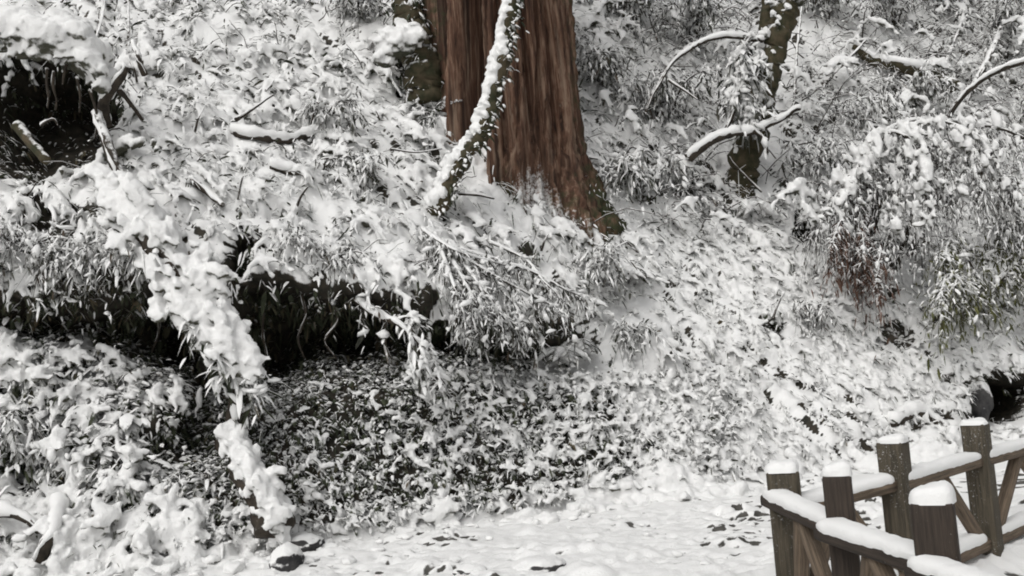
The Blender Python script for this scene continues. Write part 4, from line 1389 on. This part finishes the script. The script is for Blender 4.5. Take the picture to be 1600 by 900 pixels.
# --- thick hanging root draped with snow, left of centre
def build_hanging_root():
    q1 = [(180, 300, 0, 9.35), (205, 335, 0, 9.1), (255, 400, 0, 8.9), (300, 470, 0, 8.8), (345, 530, 0, 8.75), (392, 590, 0, 8.75)]
    w = at_path(q1)
    t = thing("hanging_root", "thick root heaped with snow hanging down over the dark recess", "root", w[0])
    q2 = q1[3:] + [(392, 640, 0, 8.85), (368, 690, 0, 8.95)]
    c, _ = limb(t, q1[:4] + [(345, 535, 0, 8.8), (375, 600, 0, 8.85), (372, 660, 0, 8.95), (352, 700, 0, 9.05)], 0.10, 0.11, M_BARK, "root_stem", 0, 12, 0.35)
    cc = curve(w, 60)
    C, R = [], []
    for i in range(520):
        k = rng.integers(0, 60)
        f = k / 60
        wd = 0.10 + 0.12 * math.sin(math.pi * min(1, f * 1.05))
        C.append(cc[k] + np.array([rng.normal(0, wd * 0.75), rng.normal(-0.05, 0.06), rng.normal(0.05, 0.07)]))
        R.append(0.075 * math.exp(rng.normal(0, 0.4)))
    for x, y in ((330, 560), (345, 585), (352, 610), (380, 600), (398, 600), (365, 575), (320, 545)):
        for k in range(3):
            C.append(P(x + rng.normal(0, 4), y + 8 * k, 8.7))
            R.append(0.04)
    melt_part("snow_heap", t, np.array(C), np.array(R), 0.019, ry=0.55, rz=0.5, fx=np.repeat([[0.6, -0.1, -0.8]], len(C), 0))
    foliage(t, [cc[10:]], 90, 0.13, 0.036, M_LEAF, tw=0.22, snow=0.1, blob=0.3, hang=0.9)
    q = [(362, 690, 0, 8.8), (385, 735, 0, 8.6), (415, 790, 0, 8.45), (432, 830, 0, 8.4)]
    t = thing("snow_heaped_stump", "knobbly stump heaped with snow at the foot of the bank", "stump", P(432, 840, 8.4))
    c, _ = limb(t, q, 0.10, 0.17, M_BARK, "stem", 0, 10, 0.4)
    C, R = lumps_along(c, 0.14, np.array([0.35, -0.8, 0.6]), 0.066, 320, 0.6, 0.42)
    melt_part("snow_heap", t, C, R, 0.018, ry=0.6, rz=0.5, fx=np.repeat([[0.5, 0, -0.8]], len(C), 0))


build_hanging_root()

# --- branches hanging over the recess, centre
one_branch("overhanging_branch", "white forked branch jutting over the dark recess, centre left", [(560, 470, 0, 9.68), (590, 492, 0, 9.51), (625, 508, 0, 9.40), (652, 532, 0, 9.33), (676, 548, 0, 9.29)], 0.042, 0.024, 1.3,
           forks=[([(652, 532, 0, 9.33), (655, 552, 0, 9.32), (654, 572, 0, 9.32)], 0.016, 0.010), ([(668, 543, 0, 9.30), (676, 558, 0, 9.29), (682, 572, 0, 9.27)], 0.018, 0.010), ([(615, 503, 0, 9.44), (635, 495, 0, 9.40), (655, 500, 0, 9.37)], 0.014, 0.008)], leafn=30)


for lb, x, y, ln in (("thin root dangling in the recess just right of the hanging root", 415, 440, 120), ("pale thin root dangling mid recess", 470, 455, 105), ("bent thin root dangling right of the mid recess root", 520, 470, 90),
                     ("short root dangling under the jutting branch", 600, 490, 70), ("thin root dangling left of the hanging root", 245, 440, 110), ("root dangling in the dark at far left under the lip", 150, 500, 55)):
    o_ = rng.normal(0, 9, 3)
    one_branch("dangling_root", lb, [(x, y, 0, 9.75), (x + o_[0], y + ln * 0.35, 0, 9.7), (x + o_[1], y + ln * 0.7, 0, 9.68), (x + o_[2], y + ln, 0, 9.7)], 0.020, 0.009, 0.5, cat="root", gap=0.3, mat=M_BARK)


def build_cascade():
    b = at_path([(665, 360, 0.1)])[0]
    t = thing("cascading_bamboo", "thicket of bowed bamboo stems cascading over the bank centre", "bamboo", b)
    st = [[(660, 358, 0.1), (700, 385, 0.5), (725, 396, 0.6), (795, 416, 0.7)], [(662, 358, 0.1), (715, 395, 0.5), (790, 440, 0.65), (868, 480, 0.7)],
          [(700, 380, 0.2), (745, 440, 0.6), (765, 480, 0.7), (792, 508, 0.75)], [(705, 385, 0.2), (755, 450, 0.6), (780, 490, 0.7), (808, 510, 0.75)],
          [(730, 400, 0.2), (800, 470, 0.6), (815, 500, 0.7), (832, 507, 0.7), (830, 525, 0.7), (812, 533, 0.68), (790, 525, 0.66)],
          [(720, 390, 0.3), (820, 420, 0.6), (880, 450, 0.6), (915, 465, 0.5)], [(760, 375, 0.2), (820, 405, 0.5), (850, 440, 0.6), (880, 470, 0.6)],
          [(680, 365, 0.2), (700, 420, 0.6), (718, 470, 0.7), (732, 520, 0.75)], [(690, 380, 0.2), (720, 430, 0.6), (745, 480, 0.75), (750, 530, 0.8)]]
    ps = []
    for q in st:
        c, _ = limb(t, q, 0.020, 0.010, M_BARK, "stem", 1.3, 6)
        ps.append(c)
    foliage(t, ps, 520, 0.07, 0.016, M_FINE, droop=0.7, tw=0.20, per=6, snow=0.12, blob=0.14, hang=0.6, rnd=0.8, tintp=0.2)


build_cascade()


# --- ferns
def fern(label, px, py, n, L, out=0.1, mat=None):
    b, nn, d = terr(px, py)
    b = b + nn * out
    t = thing("fern", label, "fern", b, "snow dusted ferns on the slope")
    for i in range(n):
        a = -math.pi / 2 + rng.normal(0, 1.0)
        dr = np.array([math.cos(a), math.sin(a), 0.75])
        f = np.linspace(0, 1, 12)
        p = b + np.outer(f * L * rng.uniform(0.8, 1.1), dr) - np.outer(f ** 2 * L * 1.1, [0, 0, 1.0])
        bag = Bag()
        v, fc = tube(p, np.linspace(0.006, 0.003, 12), 4)
        bag.add(v, fc, -0.4, 0.8)
        tn, s, u = frames(p)
        q = curve(p, 26)[3:]
        tn, s, u = frames(q)
        w = np.sin(np.linspace(0.5, math.pi, len(q))) * L * 0.28 + 0.02
        for sg in (-1, 1):
            leaves(q, s * sg + tn * 0.35, w, 0.028, 0.006, 0.35, bag, rng.normal(0.05, 0.15, len(q)), 0.2)
        bag.build("frond", mat or M_LEAF, t)


fern("fern with white-tipped fronds under the cascading bamboo", 868, 548, 9, 0.34, 0.15)
fern("dark curled fern right of the cascading bamboo", 905, 545, 7, 0.30, 0.12)
fern("fern at the foot of the snapped tree", 1178, 322, 9, 0.42, 0.15)
fern("fern left of the snapped tree's foot", 1115, 330, 8, 0.40, 0.15)
fern("fern between the cedar root and the cascading bamboo", 965, 430, 7, 0.34, 0.1)
fern("fern beside the mossy stump left of the cedar", 700, 175, 7, 0.35, 0.15)


# --- mossy stump left of the cedar
def build_mossy_stump():
    b = terr(655, 130)[0]
    t = thing("mossy_stump", "dark mossy stump capped with snow at the cedar's left side", "stump", b)
    pts = [(668, 160, 0, 12.6), (660, 110, 0, 12.55), (648, 60, 0, 12.6), (640, 30, 0, 12.7), (632, -40, 0, 12.8)]
    c, _ = limb(t, pts, 0.26, 0.16, M_MOSS, "stem", 0, 14, 0.45)
    C, R = [], []
    for i in range(80):
        x = rng.uniform(590, 655)
        C.append(P(x, np.interp(x, [590, 655], [85, 45]) + rng.normal(0, 11), 12.3 + rng.normal(0, 0.06)))
        R.append(0.09 * math.exp(rng.normal(0, 0.25)))
    melt_part("snow_cap", t, np.array(C), np.array(R), 0.022)["kind"] = "stuff"
    foliage(t, [c[:50]], 170, 0.10, 0.03, M_LEAF, tw=0.25, snow=-0.2, blob=0.08, hang=0.5)
    t = shrub("evergreen_sapling", "small dark evergreen sapling with snowy whorled leaves below the mossy stump", 668, 190, 6, 0.45, 0.7, 0.7, 0.13, 70, M_LEAF, snow=0.1, blob=0.25, tw=0.22, r0=0.015, cat="sapling")


build_mossy_stump()

# --- shrubs one can tell apart
SH = [  # label, px, py, stems, height, spread, droop, leaf, twigs, mat
    ("frosted bush just right of the cedar trunk", 950, 150, 7, 1.3, 0.6, 1.0, 0.13, 190, M_FINE),
    ("frosted bush at the top edge right of the cedar", 985, 40, 7, 1.4, 0.6, 0.9, 0.13, 200, M_FINE),
    ("grey bush under the arched branch of the snapped tree", 1050, 200, 7, 1.2, 0.6, 1.0, 0.13, 190, M_FINE),
    ("tall grey bush behind the arched branch", 1095, 90, 8, 1.5, 0.5, 0.8, 0.12, 220, M_FINE),
    ("snowy bush low between cedar and snapped tree", 1035, 290, 6, 0.8, 0.7, 1.1, 0.13, 150, M_FINE),
    ("white bush right of the snapped tree's foot", 1270, 270, 6, 0.8, 0.7, 1.1, 0.12, 150, M_FINE),
    ("bush at the top edge right of the snapped tree", 1300, 30, 8, 1.4, 0.6, 0.9, 0.12, 220, M_FINE),
    ("dense grey bush at the top edge above the fallen log", 1400, 60, 8, 1.5, 0.6, 0.9, 0.11, 240, M_FINE),
    ("dense dark bush in the top right corner", 1560, 90, 8, 1.6, 0.6, 0.9, 0.11, 260, M_FINE),
    ("grey bush between fallen log and bowed shrub", 1420, 180, 6, 0.9, 0.7, 1.0, 0.11, 170, M_FINE),
    ("snowy bush at the right edge behind the bowed shrub", 1610, 220, 7, 1.2, 0.6, 1.0, 0.12, 190, M_FINE),
    ("snow-loaded bush left below the fallen log", 1320, 190, 6, 0.7, 0.8, 1.2, 0.12, 140, M_FINE),
    ("bush at the top edge behind the fallen log", 1480, 30, 7, 1.5, 0.5, 0.8, 0.11, 220, M_FINE),
    ("grey twiggy bush on the slope above the fence", 1275, 520, 6, 0.55, 0.6, 0.9, 0.09, 110, M_FINE),
    ("leafy sapling on the white slope right of the cascading bamboo", 955, 470, 6, 0.75, 0.4, 0.8, 0.12, 110, M_FINE),
    ("twiggy frosted bush on the slope left of the leaning trunk", 520, 200, 6, 0.6, 0.7, 1.0, 0.11, 100, M_FINE),
    ("dark brushy bush at the top edge left of the mossy stump", 570, 30, 6, 0.7, 0.7, 0.9, 0.10, 130, M_FINE),
    ("frosted bush halfway between hollow and leaning trunk", 560, 280, 6, 0.55, 0.8, 1.0, 0.12, 110, M_FINE),
    ("snowy bush at the left edge below the hollow", 45, 420, 7, 0.8, 0.7, 1.1, 0.085, 150, M_FINE),
    ("snowy bush on the lip above the recess, far left", 110, 445, 6, 0.45, 0.8, 1.1, 0.09, 120, M_FINE),
    ("snowy bush drooping over the recess left of the hanging root", 195, 420, 6, 0.42, 0.8, 1.1, 0.09, 110, M_FINE),
    ("snowy bush drooping over the recess right of the hanging root", 440, 392, 6, 0.42, 0.8, 1.1, 0.09, 120, M_FINE),
    ("snowy bush drooping over the recess left of the jutting branch", 545, 415, 6, 0.42, 0.8, 1.1, 0.09, 120, M_FINE),
    ("dark bush at the foot of the bank in the left corner", 30, 690, 6, 0.5, 0.8, 1.1, 0.12, 110, M_LEAF),
    ("leafy bush at the right of the white patch under the bamboo", 985, 540, 5, 0.45, 0.7, 1.1, 0.10, 90, M_LEAF),
    ("snowy bush beside the cedar's right root", 985, 300, 6, 0.7, 0.7, 1.1, 0.13, 130, M_LEAF),
]
for lb, px, py, n, h, sp, dr, lf, ntw, mt in SH:
    shrub("snowy_shrub", lb, px, py, n, h, sp, dr, lf, ntw, mt, lean=(0, -0.35, 0), snow=0.22, blob=0.10, per=5, group="snow laden shrubs on the hillside")

# --- snowy branches in the left corner
one_branch("bent_branch", "fat curl of snow on a bent branch in the lower left corner", [(52, 742, 0.2), (72, 758, 0.3), (92, 790, 0.35), (80, 830, 0.35), (62, 875, 0.3)], 0.045, 0.055, 1.6)
one_branch("bent_branch", "snow-loaded branch reaching in from the left edge, lower corner", [(-30, 800, 0.3), (15, 802, 0.32), (45, 812, 0.3), (62, 830, 0.25)], 0.045, 0.035, 1.6)
one_branch("snowy_branch", "crooked white branch on the left edge below the hollow", [(38, 300, 0.1), (62, 308, 0.3), (82, 328, 0.4), (90, 355, 0.45), (115, 358, 0.4)], 0.035, 0.018, 1.2, forks=[([(88, 350, 0.45), (70, 372, 0.5), (42, 380, 0.5)], 0.024, 0.012)])


# --- stones
def stone(label, c, r, sc=(1, 1, 0.7), seed=0, snow=True, mat=None):
    import bmesh
    bm = bmesh.new()
    bmesh.ops.create_icosphere(bm, subdivisions=4, radius=1)
    v = np.array([x.co[:] for x in bm.verts])
    f = np.array([[x.index for x in g.verts] for g in bm.faces])
    bm.free()
    v = v * (1 + 0.30 * fbm(v * 1.3 + seed, 3, seed) + 0.06 * fbm(v * 6 + seed, 3, seed + 3))[:, None] * np.array(sc) * r
    t = mesh_obj("stone", v + np.asarray(c), f, mat or M_STONE)
    tag(t, label, "stone")
    return t


M_STONE = snowy("snow_topped_stone", (0.030, 0.030, 0.032), (0.085, 0.082, 0.080), thr=0.22, soft=0.10, nscale=11, namp=0.9, cscale=8, bump=0.5)


def ground(px, py, z=0.0):
    r = P(px, py, 1.0) - EYE
    k = (z - EYE[2]) / r[2]
    return EYE + r * k


stone("snow-topped stone on the path at the bottom centre", ground(842, 888, -0.01), 0.15, (1.3, 1, 0.6), 3)
stone("small stone left of the snow-topped path stone", ground(735, 892, -0.01), 0.09, (1.3, 1, 0.6), 5)
stone("dark stone at the foot of the snow-heaped stump", ground(448, 878, 0.03), 0.15, (0.9, 1, 0.9), 9)
stone("pale snow-covered stone beside the path, right of the heaped stump", ground(470, 850, 0.05), 0.15, (1.4, 1, 0.7), 12)
stone("grey upright rock at the left of the dark cave mouth, right edge", P(1528, 628, 12.3), 0.22, (0.75, 0.8, 1.5), 21)
fix_parents()
